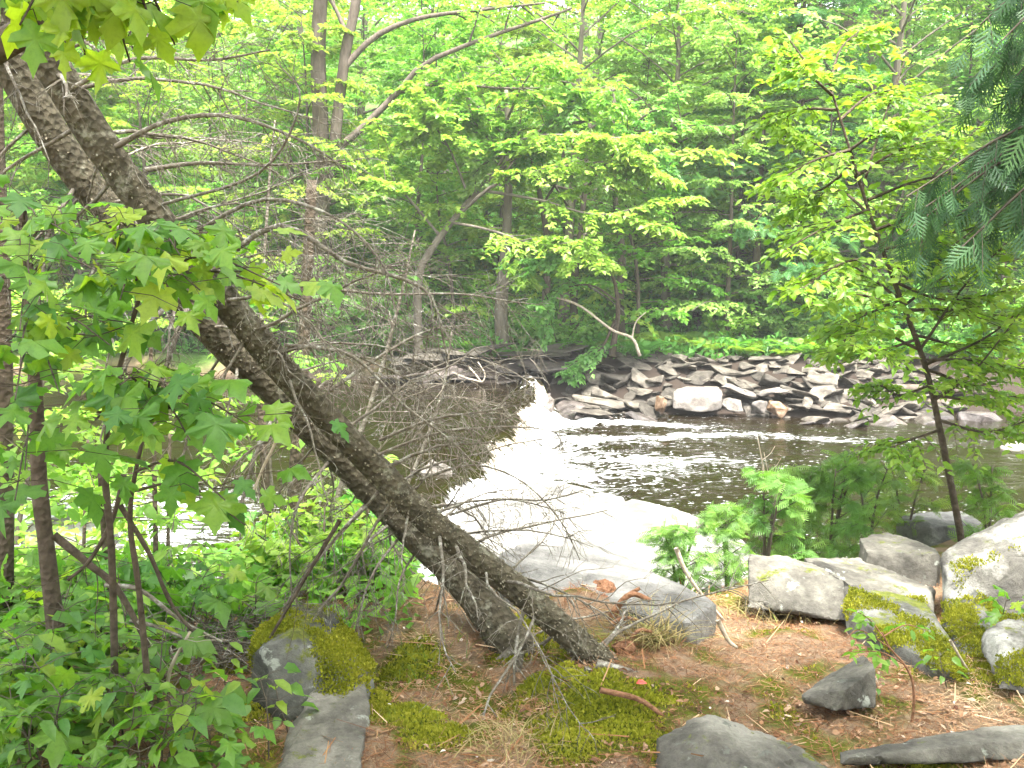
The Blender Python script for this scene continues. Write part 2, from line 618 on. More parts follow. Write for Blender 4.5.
def H(x, y):
    x = np.asarray(x, float)
    y = np.asarray(y, float)
    edge = 5.0 + .75 * sst(.6, 1.6, x) + .9 * sst(1.6, 3.2, x) - .6 * sst(-.6, -1.8, x)
    width = 3.4 + 1.0 * sst(-.6, -2.0, x)
    t = np.clip((y - edge) / width, 0, 1)
    near = -2.0 * t ** (1.05 + .25 * sst(.4, 1.4, x))
    near = near + .035 * fbm2(x, y, 1.7, 4, 3) + .02 * fbm2(x, y, 9.0, 3, 8) * sst(30, 8, y)
    near = near - .045 - .05 * sst(.7, 1.2, x) - .12 * sst(3.9, 4.9, y) * sst(-.4, .5, x) - .12 * sst(4.9, 6, y) - .12 * sst(-.9, -2.5, x) * sst(6, 4, y)
    for bx, by, br, bh in BUMPS:
        near = near + bh * np.exp(-((x - bx) ** 2 + (y - by) ** 2) / (br * br))
    y0 = 17.35 + .35 * np.sin(x * .7 + 1) + .2 * np.sin(x * 1.9) + .9 * sst(-.2, -1.5, x)
    s = y - y0
    far = -2.0 + .5 * sst(-.6, 0, s) + 0.88 * np.clip(s / 1.9, 0, 1) + .10 * np.clip(s - 1.9, 0, 3)
    far = far + .24 * np.clip(s - 4.5, 0, 45) + .3 * np.clip(s - 49, 0, 60)
    far = far + .22 * fbm2(x, y, .35, 3, 5) * sst(2, 5, s) + .05 * fbm2(x, y, 2.0, 3, 6) * sst(0, 2, s)
    return np.where(y < 13, near, np.maximum(far, -2.0))


def Hs(x, y):
    return float(H(np.array([x]), np.array([y]))[0])


def on_ground(px, py, it=6):
    """where the line of sight through a pixel meets the near ground"""
    z = 0.0
    for _ in range(it):
        g = G(px, py, z)
        z = Hs(g[0], g[1])
    return np.array((g[0], g[1], z))


def axis(*segs):
    a = np.concatenate([np.arange(s, e, st) for s, e, st in segs])
    return np.append(a, segs[-1][1])


gx = axis((-320, -60, 20), (-60, -16, 2), (-16, -4, .25), (-4, 4.6, .032), (4.6, 16, .25), (16, 60, 2), (60, 320, 20))
gy = axis((-200, -20, 20), (-20, 2, 2), (2, 2.7, .1), (2.7, 7, .028), (7, 22, .16), (22, 60, .8), (60, 320, 20))
X, Y = np.meshgrid(gx, gy)
Z = H(X, Y)


def grid_faces(nx, ny):
    i = np.arange(ny - 1)[:, None] * nx + np.arange(nx - 1)[None]
    return np.stack([i, i + 1, i + nx + 1, i + nx], -1).reshape(-1, 4)


# where moss grows on the near bank
MOSS = [(0.34, 3.42, .30), (0.22, 3.25, .2), (0.13, 3.72, .13), (-.37, 3.45, .2), (-.28, 3.3, .16), (-.42, 3.95, .17),
        (1.42, 3.22, .16), (1.25, 3.12, .14), (.02, 4.28, .16), (.12, 4.05, .12), (-.02, 4.0, .12), (.2, 3.95, .1), (-.95, 3.55, .14), (2.0, 4.0, .2), (-.52, 3.62, .1), (.5, 3.55, .14)]


def moss_at(x, y):
    m = np.zeros_like(x)
    for mx_, my_, mr_ in MOSS:
        m = np.maximum(m, 1 - ((x - mx_) ** 2 + (y - my_) ** 2) / (mr_ * mr_))
    return np.clip(m, -1, 1) * 1.0 - .12 + .45 * fbm2(x, y, 6.0, 4, 12)


def ground_mat():
    m, N, L, out = new_mat('ground')
    ge = N("ShaderNodeNewGeometry")
    n1 = N("ShaderNodeTexNoise", i_Scale=1.6, i_Detail=8.0, i_Roughness=.65)
    n2 = N("ShaderNodeTexNoise", i_Scale=22.0, i_Detail=8.0, i_Roughness=.75)
    n3 = N("ShaderNodeTexNoise", i_Scale=90.0, i_Detail=4.0, i_Roughness=.8)
    for n in (n1, n2, n3):
        L(ge.outputs["Position"], n.inputs["Vector"])
    r1 = ramp(N, [(.36, (.045, .026, .017)), (.46, (.12, .055, .03)), (.55, (.17, .10, .062)), (.66, (.25, .175, .115))])
    mixn = N("ShaderNodeMath", operation='MULTIPLY_ADD', i_1=.45)
    ad = N("ShaderNodeMath", operation='MULTIPLY_ADD', i_1=.55)
    L(n1.outputs[0], ad.inputs[0])
    L(n2.outputs[0], mixn.inputs[0])
    L(mixn.outputs[0], ad.inputs[2])
    L(ad.outputs[0], r1.inputs[0])
    r3 = ramp(N, [(.3, (.6, .58, .55)), (.6, (1.1, 1.08, 1.05)), (.75, (1.5, 1.45, 1.4))])
    L(n3.outputs[0], r3.inputs[0])
    mu = N("ShaderNodeMixRGB", blend_type='MULTIPLY', i_0=.8)
    L(r1.outputs[0], mu.inputs[1])
    L(r3.outputs[0], mu.inputs[2])
    am = N("ShaderNodeAttribute", attribute_name="moss")
    rm = ramp(N, [(.35, (0, 0, 0)), (.6, (1, 1, 1))])
    L(am.outputs["Fac"], rm.inputs[0])
    mcol = ramp(N, [(.3, (.05, .06, .008)), (.6, (.12, .14, .015))])
    L(n2.outputs[0], mcol.inputs[0])
    mx = N("ShaderNodeMixRGB")
    L(rm.outputs[0], mx.inputs[0])
    L(mu.outputs[0], mx.inputs[1])
    L(mcol.outputs[0], mx.inputs[2])
    # forest floor across the river and on the wild slope: green ground plants
    ag = N("ShaderNodeAttribute", attribute_name="green")
    gcol = ramp(N, [(.3, (.03, .05, .012)), (.5, (.06, .12, .02)), (.7, (.11, .19, .035))])
    L(n2.outputs[0], gcol.inputs[0])
    m2 = N("ShaderNodeMixRGB")
    L(ag.outputs["Fac"], m2.inputs[0])
    L(mx.outputs[0], m2.inputs[1])
    L(gcol.outputs[0], m2.inputs[2])
    aw = N("ShaderNodeAttribute", attribute_name="dark_soil")  # ground darker beneath the far stones and low on the near bank
    m3 = N("ShaderNodeMixRGB")
    m3.inputs[2].default_value = (.035, .026, .02, 1)
    L(aw.outputs["Fac"], m3.inputs[0])
    L(m2.outputs[0], m3.inputs[1])
    b = N("ShaderNodeBsdfPrincipled", i_Roughness=.95)
    b.inputs["Specular IOR Level"].default_value = .1
    L(m3.outputs[0], b.inputs["Base Color"])
    hb = N("ShaderNodeMath", operation='ADD')
    L(n2.outputs[0], hb.inputs[0])
    L(n3.outputs[0], hb.inputs[1])
    bp = N("ShaderNodeBump", i_Strength=.8, i_Distance=.02)
    L(hb.outputs[0], bp.inputs["Height"])
    L(bp.outputs[0], b.inputs["Normal"])
    L(b.outputs[0], out.inputs["Surface"])
    return m


green = np.clip(sst(19.7, 20.6, Y + .5 * fbm2(X, Y, .8, 2, 31)) * 1.0 + sst(-1.3, -2.4, X) * sst(3.2, 4.4, Y) * (Y < 12) * .8, 0, 1)
ground = mesh_obj('ground', np.stack([X, Y, Z], -1).reshape(-1, 3), grid_faces(len(gx), len(gy)), ground_mat(),
                  attrs={'moss': np.clip(.5 + .9 * moss_at(X, Y), 0, 1).ravel(), 'green': green.ravel(), 'dark_soil': (sst(16.5, 17.0, Y) * sst(20.0, 19.3, Y) + sst(-.5, -.9, Z) * (Y < 13)).ravel()})
tag(ground, 'brown needle covered bank and the wooded far slope', None, None, 'structure')


def water_mat():
    m, N, L, out = new_mat('water')
    ge = N("ShaderNodeNewGeometry")
    mp = N("ShaderNodeMapping")
    mp.inputs["Scale"].default_value = (.9, 2.6, 1.4)
    L(ge.outputs["Position"], mp.inputs["Vector"])
    n1 = N("ShaderNodeTexNoise", i_Scale=2.2, i_Detail=9.0, i_Roughness=.72, i_Distortion=.6)
    L(mp.outputs[0], n1.inputs["Vector"])
    fo = N("ShaderNodeAttribute", attribute_name="foam")
    # mask = smoothstep(noise + density)
    ad = N("ShaderNodeMath", operation='ADD')
    mp2 = N("ShaderNodeMapping")
    mp2.inputs["Rotation"].default_value = (0, 0, math.radians(8))
    mp2.inputs["Scale"].default_value = (1.6, 9.0, 2.0)
    L(ge.outputs["Position"], mp2.inputs["Vector"])
    n4 = N("ShaderNodeTexNoise", i_Scale=1.5, i_Detail=7.0, i_Roughness=.7, i_Distortion=.9)
    L(mp2.outputs[0], n4.inputs["Vector"])
    av = N("ShaderNodeMixRGB", i_0=.45)
    L(n1.outputs[0], av.inputs[1])
    L(n4.outputs[0], av.inputs[2])
    L(av.outputs[0], ad.inputs[0])
    L(fo.outputs["Fac"], ad.inputs[1])
    rm = ramp(N, [(.87, (0, 0, 0)), (.93, (.55, .55, .55)), (1.02, (1, 1, 1))])
    L(ad.outputs[0], rm.inputs[0])
    n5 = N("ShaderNodeTexNoise", i_Scale=11.0, i_Detail=3.0, i_Roughness=.6)
    L(mp.outputs[0], n5.inputs["Vector"])
    a5 = N("ShaderNodeMath", operation='MULTIPLY_ADD', i_1=.55)
    L(fo.outputs["Fac"], a5.inputs[0])
    L(n5.outputs[0], a5.inputs[2])
    r5 = ramp(N, [(.80, (0, 0, 0)), (.85, (.9, .9, .9))])
    L(a5.outputs[0], r5.inputs[0])
    mxf = N("ShaderNodeMath", operation='MAXIMUM')
    L(rm.outputs[0], mxf.inputs[0])
    L(r5.outputs[0], mxf.inputs[1])
    n2 = N("ShaderNodeTexNoise", i_Scale=7.0, i_Detail=5.0, i_Roughness=.6, i_Distortion=.3)
    L(mp.outputs[0], n2.inputs["Vector"])
    n3 = N("ShaderNodeTexNoise", i_Scale=1.6, i_Detail=3.0)
    L(mp.outputs[0], n3.inputs["Vector"])
    hh = N("ShaderNodeMath", operation='MULTIPLY_ADD', i_1=.35)
    L(n2.outputs[0], hh.inputs[0])
    L(n3.outputs[0], hh.inputs[2])
    tu = N("ShaderNodeAttribute", attribute_name="chop")
    bp = N("ShaderNodeBump", i_Distance=.12)
    L(tu.outputs["Fac"], bp.inputs["Strength"])
    L(hh.outputs[0], bp.inputs["Height"])
    wb = N("ShaderNodeBsdfPrincipled", i_Roughness=.06, i_IOR=1.33)
    wb.inputs["Base Color"].default_value = (.0075, .0045, .001, 1)
    L(bp.outputs[0], wb.inputs["Normal"])
    ta = N("ShaderNodeAttribute", attribute_name="tan")
    fc = N("ShaderNodeMixRGB")
    fc.inputs[1].default_value = (.66, .67, .66, 1)
    fc.inputs[2].default_value = (.42, .27, .08, 1)
    L(ta.outputs["Fac"], fc.inputs[0])
    fb = N("ShaderNodeBsdfPrincipled", i_Roughness=.6)
    L(fc.outputs[0], fb.inputs["Base Color"])
    nb = N("ShaderNodeTexNoise", i_Scale=26.0, i_Detail=5.0)
    L(ge.outputs["Position"], nb.inputs["Vector"])
    b2 = N("ShaderNodeBump", i_Strength=.5, i_Distance=.04)
    L(nb.outputs[0], b2.inputs["Height"])
    L(b2.outputs[0], fb.inputs["Normal"])
    mx = N("ShaderNodeMixShader")
    L(mxf.outputs[0], mx.inputs[0])
    L(wb.outputs[0], mx.inputs[1])
    L(fb.outputs[0], mx.inputs[2])
    L(mx.outputs[0], out.inputs["Surface"])
    return m


wx = axis((-40, -8, .8), (-8, -2, .12), (-2, 3, .04), (3, 9, .09), (9, 50, .8))
wy = axis((6.2, 9, .09), (9, 12, .05), (12, 20.2, .06))
WX, WY = np.meshgrid(wx, wy)
sd_ = WX - crest(WY)
fall = sst(-.05, .42, sd_)
WZ = ZU + (ZL - ZU) * fall
turb = np.exp(-np.clip(sd_ - .2, 0, 9) / 1.6) * (sd_ > 0) * sst(0, .3, sd_)
nearband = sst(11.9, 10.9, WY + .38 * WX + .3 * fbm2(WX, WY, 1.2, 3, 44)) * sst(-.1, .25, sd_) * sst(3.4, 1.6, WX)
leftband = sst(11.5, 9.8, WY) * sst(-1.6, -3.0, WX) * sst(-7.5, -5.0, WX)
WZ = WZ + .10 * turb * fbm2(WX, WY, 2.6, 4, 41) + .05 * nearband * fbm2(WX, WY, 4, 4, 42) + .012 * fbm2(WX * .7, WY * 1.6, 1.5, 3, 43) * (1 - turb)
WZ = WZ - .07 * np.exp(-((sd_ - .5) / .2) ** 2)
spl = np.exp(-(((WX - .44) / .33) ** 2 + ((WY - 16.9) / .5) ** 2))
WZ = WZ + spl * (.30 + .28 * fbm2(WX, WY, 6.0, 3, 46))
streak = np.exp(-((WY - 15.6 + .05 * WX + .25 * np.sin(WX * 1.3)) / .32) ** 2) * sst(.5, 1.0, sd_) * sst(9.5, 4, WX)
streak2 = np.exp(-((WY - 14.1 + .12 * WX) / .6) ** 2) * sst(.5, 1.0, sd_) * sst(5.5, 2, WX)
streak3 = np.exp(-((WY - 16.9 + .22 * (WX - .6)) / .22) ** 2) * sst(.3, .6, sd_) * sst(4.2, 2, WX)
tan_ = np.exp(-(((sd_ - .12) / .12) ** 2)) * sst(10.5, 13, WY) * .55 + spl * .35 * (fbm2(WX, WY, 6, 2, 47) > .1)
foam = .2 + .29 * np.exp(-(np.clip(sd_ - .1, 0, 9) / .62) ** 2) * sst(-.01, .11, sd_) * sst(17.4, 16.6, WY) + .07 * turb
foam = np.maximum(foam, .24 + .3 * leftband)
foam = foam + .2 * streak + .13 * streak2 + .3 * streak3 + .3 * spl + .13 * np.exp(-((WY - 12.8) / .9) ** 2) * sst(.2, .6, sd_) * sst(3.6, .8, WX) + .06 * sst(0, 1, sd_) * sst(6, 1, WX)
foam = .2 + (foam - .2) * .74 - .05 * (sd_ < 0)
chop = .12 + .45 * turb + .16 * sst(0, 1.0, sd_) * sst(10, 2, WX) + .3 * leftband
water = mesh_obj('water', np.stack([WX, WY, WZ], -1).reshape(-1, 3), grid_faces(len(wx), len(wy)), water_mat(),
                 attrs={'foam': foam.ravel(), 'chop': np.clip(chop, 0, 1).ravel(), 'tan': np.clip(tan_, 0, .8).ravel()})
tag(water, 'dark brown river spilling over a low ledge in white foam', None, None, 'structure')

# ------------------------------------------------------------------ rocks
def rock(name, pts, mat, label, cat='rock', vox=None, amp=.03, smooth_it=0, seed=0, group=None, grow=1.0, strata=0.0):
    """angular boulder: hull of hand placed corner points, evenly remeshed, edges worn, surface broken up by noise"""
    pts = np.asarray(pts, float)
    if grow != 1.0:
        pts = pts.mean(0) + (pts - pts.mean(0)) * grow
    c = pts.mean(0)
    c[2] = pts[:, 2].min()
    bm = bmesh.new()
    for p in pts:
        bm.verts.new(tuple(p - c))
    bmesh.ops.convex_hull(bm, input=bm.verts[:])
    for v in [v for v in bm.verts if not v.link_faces]:
        bm.verts.remove(v)
    me = bpy.data.meshes.new(name)
    bm.to_mesh(me)
    bm.free()
    o = bpy.data.objects.new(name, me)
    COL.objects.link(o)
    size = np.ptp(pts, axis=0).max()
    md = o.modifiers.new("r", 'REMESH')
    md.mode = 'VOXEL'
    md.voxel_size = vox or size / 42
    if smooth_it:
        ms = o.modifiers.new("s", 'SMOOTH')
        ms.factor = .5
        ms.iterations = smooth_it
    dg = bpy.context.evaluated_depsgraph_get()
    ev = o.evaluated_get(dg)
    m2 = bpy.data.meshes.new_from_object(ev)
    o.modifiers.clear()
    o.data = m2
    m2.name = name
    bpy.data.meshes.remove(me)
    n = len(m2.vertices)
    co = np.empty(n * 3, np.float32)
    m2.vertices.foreach_get("co", co)
    co = co.reshape(-1, 3).astype(float)
    no = np.empty(n * 3, np.float32)
    m2.vertex_normals.foreach_get("vector", no)
    no = no.reshape(-1, 3)
    q = co + c
    d = fbm(q * (2.2 / size), 3, seed) * 1.0 + .5 * fbm(q * (9 / size), 3, seed + 9) + .25 * fbm(q * (26 / size), 2, seed + 13)
    # chipped facets: quantised noise gives broken planes
    k = np.round(fbm(q * (4.5 / size), 2, seed + 21) * 3) / 3
    crk = np.clip(1 - np.abs(fbm(q * (2.6 / size) + 5, 3, seed + 40)) * 14, 0, 1)
    co = co + no * (amp * size * (d * .55 + k * .6) - .012 * size * crk)[:, None]
    if strata:
        co[:, :2] *= (1 + strata * np.round(np.sin(co[:, 2:3] * 60 + 3 * fbm(q * 2, 2, seed)[:, None]) * 1.5) / 1.5)
    m2.vertices.foreach_set("co", co.astype(np.float32).ravel())
    m2.polygons.foreach_set("use_smooth", np.ones(len(m2.polygons), bool))
    m2.materials.clear()
    m2.materials.append(mat)
    m2.update()
    try:
        m2.set_sharp_from_angle(angle=math.radians(38))
    except Exception:
        pass
    o.location = tuple(c)
    return tag(o, label, cat, group)


def px_rock(name, top, bottom, mat, label, **kw):
    pts = [P(*t) for t in top] + [P(*t) for t in bottom]
    return rock(name, pts, mat, label, **kw)


# big pale boulder beyond the leaning trunks
px_rock('boulder', [(498, 553, 4.95), (528, 541, 5.25), (575, 538, 5.45), (625, 556, 5.35), (690, 590, 4.85), (716, 604, 4.45), (690, 622, 4.2), (560, 600, 4.4), (510, 580, 4.6)],
        [(716, 648, 4.5), (692, 655, 4.22), (560, 690, 4.2), (500, 640, 4.6), (520, 600, 5.6), (640, 590, 5.6)], M['rock_pale'],
        'big pale boulder with a bare flat top beside the white foam', vox=.016, amp=.012, seed=1)
px_rock('rock', [(751, 556, 5.1), (790, 557, 5.2), (826, 571, 5.05), (850, 585, 4.85), (850, 600, 4.75), (752, 574, 4.95)],
        [(750, 606, 4.85), (800, 610, 4.72), (852, 622, 4.62), (790, 600, 5.4)], M['rock_slab'],
        'light grey block with a blunt face at the left of the right bank rocks', vox=.013, amp=.02, grow=1.07, seed=2)
px_rock('rock', [(808, 560, 5.3), (860, 560, 5.6), (905, 582, 5.2), (922, 600, 4.8), (850, 583, 4.8), (930, 590, 5.0)],
        [(850, 640, 4.6), (930, 630, 4.7), (812, 600, 5.3), (900, 600, 5.6)], M['rock_slab'],
        'flat topped grey rock with brown needles lying between two grey blocks', vox=.014, amp=.018, grow=1.07, seed=3)
px_rock('rock', [(862, 540, 5.75), (886, 534, 5.9), (932, 550, 5.75), (937, 556, 5.5), (868, 552, 5.5)],
        [(860, 590, 5.5), (930, 605, 5.35), (938, 600, 5.6), (870, 580, 5.95)], M['rock_slab'],
        'squarish grey block behind the others under the slim birch sapling', vox=.013, amp=.02, grow=1.07, seed=4)
px_rock('rock', [(852, 588, 4.72), (922, 600, 4.72), (938, 625, 4.4), (968, 672, 4.0), (940, 668, 3.95), (880, 632, 4.25), (850, 612, 4.55)],
        [(850, 640, 4.5), (965, 700, 3.95), (900, 680, 4.1), (940, 640, 4.7)], M['rock_mossy'],
        'sloping grey slab with a mossy lower edge running down toward the path', vox=.013, amp=.015, grow=1.07, seed=5)
px_rock('boulder', [(944, 556, 4.95), (958, 545, 5.1), (1000, 524, 5.2), (1060, 500, 5.1), (1100, 560, 4.8), (1010, 560, 4.75), (950, 575, 4.8)],
        [(946, 612, 4.75), (962, 632, 4.65), (1010, 650, 4.6), (1100, 650, 4.7), (1060, 560, 5.6)], M['rock_grey'],
        'big rough grey boulder at the bank edge below the cedar', vox=.016, amp=.02, grow=1.07, seed=6)
px_rock('rock', [(988, 632, 4.1), (1010, 616, 4.2), (1060, 610, 4.2), (1060, 650, 3.9), (1000, 640, 3.95)],
        [(985, 650, 4.05), (1000, 688, 3.75), (1060, 690, 3.8), (1020, 690, 3.75)], M['rock_grey'],
        'small grey rock in front of the mossy gap and big rough boulder', vox=.012, amp=.03, grow=1.07, seed=7)
px_rock('mossy_rock', [(940, 600, 4.6), (975, 592, 4.6), (1005, 612, 4.5), (995, 640, 4.3), (952, 640, 4.35)],
        [(945, 690, 4.2), (1000, 680, 4.15), (975, 690, 4.0), (960, 660, 4.7)], M['rock_mossy'],
        'mossy low rock wedged in the gap beside the sloping slab', vox=.012, amp=.04, seed=8)
px_rock('rock', [(801, 694, 3.60), (830, 674, 3.78), (864, 654, 3.88), (876, 666, 3.66), (848, 688, 3.52), (804, 698, 3.56)],
        [(803, 703, 3.6), (836, 712, 3.50), (876, 708, 3.58), (870, 700, 3.85), (820, 700, 3.8)], M['rock_slab'],
        'small wedge shaped rock lying alone on the needle covered path', vox=.008, amp=.016, seed=9)
px_rock('boulder', [(657, 738, 3.2), (690, 718, 3.3), (712, 716, 3.32), (742, 740, 3.3), (764, 737, 3.32), (800, 742, 3.25), (838, 770, 3.08), (752, 752, 3.14), (706, 736, 3.12), (662, 756, 3.08)],
        [(650, 800, 3.0), (840, 800, 2.95), (660, 770, 3.35), (820, 775, 3.35), (750, 830, 2.75)], M['rock_slab'],
        'low jagged grey boulder right beside the bright moss at the path', smooth_it=0, vox=.011, amp=.03, seed=10)
px_rock('slab', [(838, 752, 3.18), (900, 738, 3.3), (985, 725, 3.42), (1060, 722, 3.45), (1060, 736, 3.3), (960, 744, 3.2), (850, 756, 3.12)],
        [(838, 766, 3.12), (960, 764, 3.16), (1060, 758, 3.25), (1060, 760, 3.5), (880, 766, 3.35)], M['rock_slab'],
        'long flat slab with a dark broken edge at the foot of the tiny seedling', vox=.011, amp=.008, seed=11)
px_rock('mossy_rock', [(250, 656, 3.72), (262, 632, 3.95), (292, 606, 4.15), (335, 612, 4.1), (374, 666, 3.72), (352, 674, 3.58), (292, 634, 3.66), (262, 650, 3.62)],
        [(252, 706, 3.6), (290, 722, 3.45), (345, 704, 3.48), (374, 700, 3.66), (300, 680, 4.2)], M['rock_mossy'],
        'dark angular rock with mossy back and pale lichen disc on its face', vox=.012, amp=.022, seed=12)
px_rock('slab', [(284, 738, 3.28), (318, 680, 3.6), (362, 676, 3.66), (370, 700, 3.5), (366, 742, 3.22), (360, 775, 3.0), (275, 780, 2.98)],
        [(280, 800, 3.1), (330, 700, 3.75), (372, 740, 3.5), (350, 790, 3.05)], M['rock_slab'],
        'smooth grey slab set in the ground under the lichen spotted rock', vox=.012, amp=.015, seed=13)
px_rock('rock', [(420, 470, 11.3), (432, 458, 11.5), (452, 466, 11.3), (456, 486, 11.0)], [(418, 500, 11.0), (456, 505, 10.9), (430, 520, 11.5), (450, 520, 11.4)],
        M['stone_pale'], 'pinkish rock at the lip of the ledge seen through dead twigs', vox=.03, amp=.02, seed=14)
px_rock('rock', [(1000, 446, 14.6), (1012, 441, 14.8), (1034, 446, 14.7)], [(998, 458, 14.5), (1036, 458, 14.5), (1016, 462, 14.2), (1016, 450, 15.2)],
        M['stone_pale'], 'pinkish stone breaking the water alone behind the birch stem', vox=.03, amp=.03, seed=15)
px_rock('slab', [(905, 512, 7.3), (960, 510, 7.4), (985, 522, 7.0), (930, 526, 6.8), (895, 522, 6.9)], [(895, 545, 6.9), (985, 545, 6.9), (940, 540, 7.6), (940, 560, 6.7)],
        M['rock_pale'], 'small pale ledge by the water at the birch stem foot', vox=.02, amp=.02, seed=16)
px_rock('rock', [(515, 394, 16.9), (530, 390, 17.1), (552, 392, 17.1), (556, 404, 16.7)], [(515, 412, 16.7), (556, 412, 16.7), (535, 420, 16.4), (535, 412, 17.4)],
        M['stone_wet'], 'wet black rock in the splash where the ledge meets the rubble', vox=.035, amp=.05, seed=17)

# the sunlit ledges at the near water's edge
M['ledge'] = rock_mat('ledge', (.11, .105, .092), (.18, .174, .155), (.26, .25, .225), lichen=.1, scale=1.6)


def ledge(outline, ztop, thick, label, seed):
    top = [G(px, py, ztop) for px, py in outline]
    c = np.mean(top, axis=0)
    bot = [c + (p - c) * 1.06 - ZAX * thick for p in top]
    rock('rock_ledge', top + bot, M['ledge'], label, cat='ledge', vox=.035, amp=.006, smooth_it=2, seed=seed)


ledge([(425, 545), (440, 515), (470, 492), (505, 482), (545, 478), (600, 490), (650, 502), (700, 516), (745, 540), (760, 575), (600, 600), (440, 580)], -1.2, .6, 'wide bare sunlit ledge sloping into the water beyond the pale boulder', 18)
ledge([(20, 530), (60, 512), (100, 505), (120, 530), (90, 560), (30, 560)], -.86, .5, 'sunlit ledge in the upper pool glimpsed behind the mottled maple trunk', 19)

# stones of the far bank: prototypes, then copies
rs = np.random.default_rng(5)


def stone_mesh(seed, flat):
    r = np.random.default_rng(seed)
    bm = bmesh.new()
    n = 11
    for k in range(n):
        v = unit(r.normal(size=3)) * (.8 + .25 * r.random())
        v = np.sign(v) * np.abs(v) ** .65
        bm.verts.new((v[0] * .5, v[1] * .5, v[2] * .5 * flat))
    bmesh.ops.convex_hull(bm, input=bm.verts[:])
    for v in [v for v in bm.verts if not v.link_faces]:
        bm.verts.remove(v)
    bmesh.ops.bevel(bm, geom=bm.edges[:], offset=.025, segments=1, affect='EDGES', profile=.5)
    bmesh.ops.triangulate(bm, faces=bm.faces[:])
    bmesh.ops.subdivide_edges(bm, edges=[e for e in bm.edges if e.calc_length() > .2], cuts=2)
    me = bpy.data.meshes.new('stone')
    bm.to_mesh(me)
    bm.free()
    n = len(me.vertices)
    co = np.empty(n * 3, np.float32)
    me.vertices.foreach_get("co", co)
    co = co.reshape(-1, 3).astype(float)
    co += .02 * np.stack([fbm(co * 6 + 3 * i, 3, seed + i) for i in range(3)], -1)
    me.vertices.foreach_set("co", co.astype(np.float32).ravel())
    me.update()
    return me


stone_protos = {}
for k, mk in enumerate(('stone_brown', 'stone_wet', 'stone_pale', 'stone_orange')):
    stone_protos[mk] = []
    for q in range(9):
        me = stone_mesh(100 * k + q, (.24, .34, .55)[q % 3])
        me.materials.append(M[mk])
        stone_protos[mk].append(me)


def add_stone(p, sx, sy, sz, rot, mat, label, group=None, idx=None, name='stone'):
    me = stone_protos[mat][rs.integers(9) if idx is None else idx]
    o = bpy.data.objects.new(name, me)
    o.location = tuple(p)
    o.scale = (sx, sy, sz)
    o.rotation_euler = rot
    link(o)
    return tag(o, label, 'stone', group)


def shore(x):
    return 17.35 + .35 * math.sin(x * .7 + 1) + .2 * math.sin(x * 1.9) + .9 * float(sst(-.2, -1.5, x))


ROWS = [(-.25, 'stone_wet', .55, 'wet dark stone at the waterline of the rubble bank', 'wet stones along the far waterline'),
        (.1, 'stone_brown', .5, 'brown stone low in the rubble bank just above the waterline', 'low stones of the rubble bank'),
        (.45, 'stone_brown', .46, 'brown stone halfway up the rubble bank across the river', 'middle stones of the rubble bank'),
        (.85, 'stone_brown', .44, 'brown stone halfway up the rubble bank across the river', 'middle stones of the rubble bank'),
        (1.25, 'stone_brown', .42, 'flat brown stone high on the rubble bank below the ferns', 'high stones of the rubble bank'),
        (1.65, 'stone_brown', .42, 'flat brown stone high on the rubble bank below the ferns', 'high stones of the rubble bank'),
        (2.0, 'stone_brown', .38, 'mossy edge stone where the rubble bank meets the ferns', 'edge stones under the ferns')]
for s, mk, size, lb, gr in ROWS:
    x = .9
    while x < 8.0:
        if not (s < .35 and 2.55 < x < 4.6) and not (s < .6 and 2.75 < x < 3.55):
            xx = x + rs.normal() * .06
            yy = shore(xx) + s + rs.normal() * .08
            sc = size * (.6 + .95 * rs.random())
            zz = max(Hs(xx, yy), ZL - .1) + .02 + .05 * rs.random()
            tilt = .1 + .3 * rs.random() if rs.random() < .85 else .8
            o = add_stone((xx, yy, zz), sc * 1.25, sc * (.8 + .4 * rs.random()), sc * (.6 + .4 * rs.random()), (tilt * rs.choice((-1, 1)) * .6 + .15, rs.normal() * .3, rs.random() * 6.28), mk, lb, gr)
        x += size * (.34 + .22 * rs.random())
# the stones one can single out
def lone(px, py, Yd, sx, sy, sz, rot, mk, idx, lb):
    add_stone(P(px, py, Yd), sx, sy, sz, rot, mk, lb, None, idx)


px_rock('stone', [(673, 390, 17.7), (684, 386, 18.0), (718, 386, 18.0), (723, 392, 17.7), (722, 398, 17.3), (674, 396, 17.35)],
        [(672, 409, 17.3), (700, 413, 17.2), (722, 410, 17.3), (700, 408, 18.1)], M['stone_pale'],
        'largest pale flat slab sitting at the waterline of the rubble bank', cat='stone', vox=.03, amp=.012, seed=31)
lone(663, 404, 17.35, .34, .4, .55, (.1, .1, .4), 'stone_orange', 2, 'rusty orange stone standing left against the big pale slab')
lone(735, 405, 17.4, .42, .4, .5, (.1, .2, .9), 'stone_pale', 5, 'rounded pale stone just right of the big pale slab')
lone(757, 407, 17.35, .35, .35, .5, (.2, .1, 2.0), 'stone_pale', 8, 'second small round pale stone right of the big pale slab')
lone(740, 391, 17.9, .85, .45, .45, (.25, .28, -.1), 'stone_pale', 0, 'long tilted pale slab leaning over the small round stones')
lone(775, 392, 17.8, .75, .4, .4, (.1, -.1, .2), 'stone_pale', 3, 'flat pale slab on top right of the long tilted slab')
lone(777, 409, 17.3, .36, .4, .5, (.2, .3, .2), 'stone_orange', 5, 'brownish round stone in the water under the flat pale slab')
lone(808, 404, 17.4, .3, .5, .6, (.5, .5, .3), 'stone_brown', 1, 'slanting narrow stone beside the brownish round waterline stone')
lone(600, 401, 17.3, 1.0, .6, .5, (.2, .1, .2), 'stone_brown', 4, 'broad reddish flat stone near the splash at the ledge')
lone(590, 412, 17.0, .95, .4, .3, (.05, .03, .1), 'stone_brown', 6, 'low flat stone awash beside the white splash')
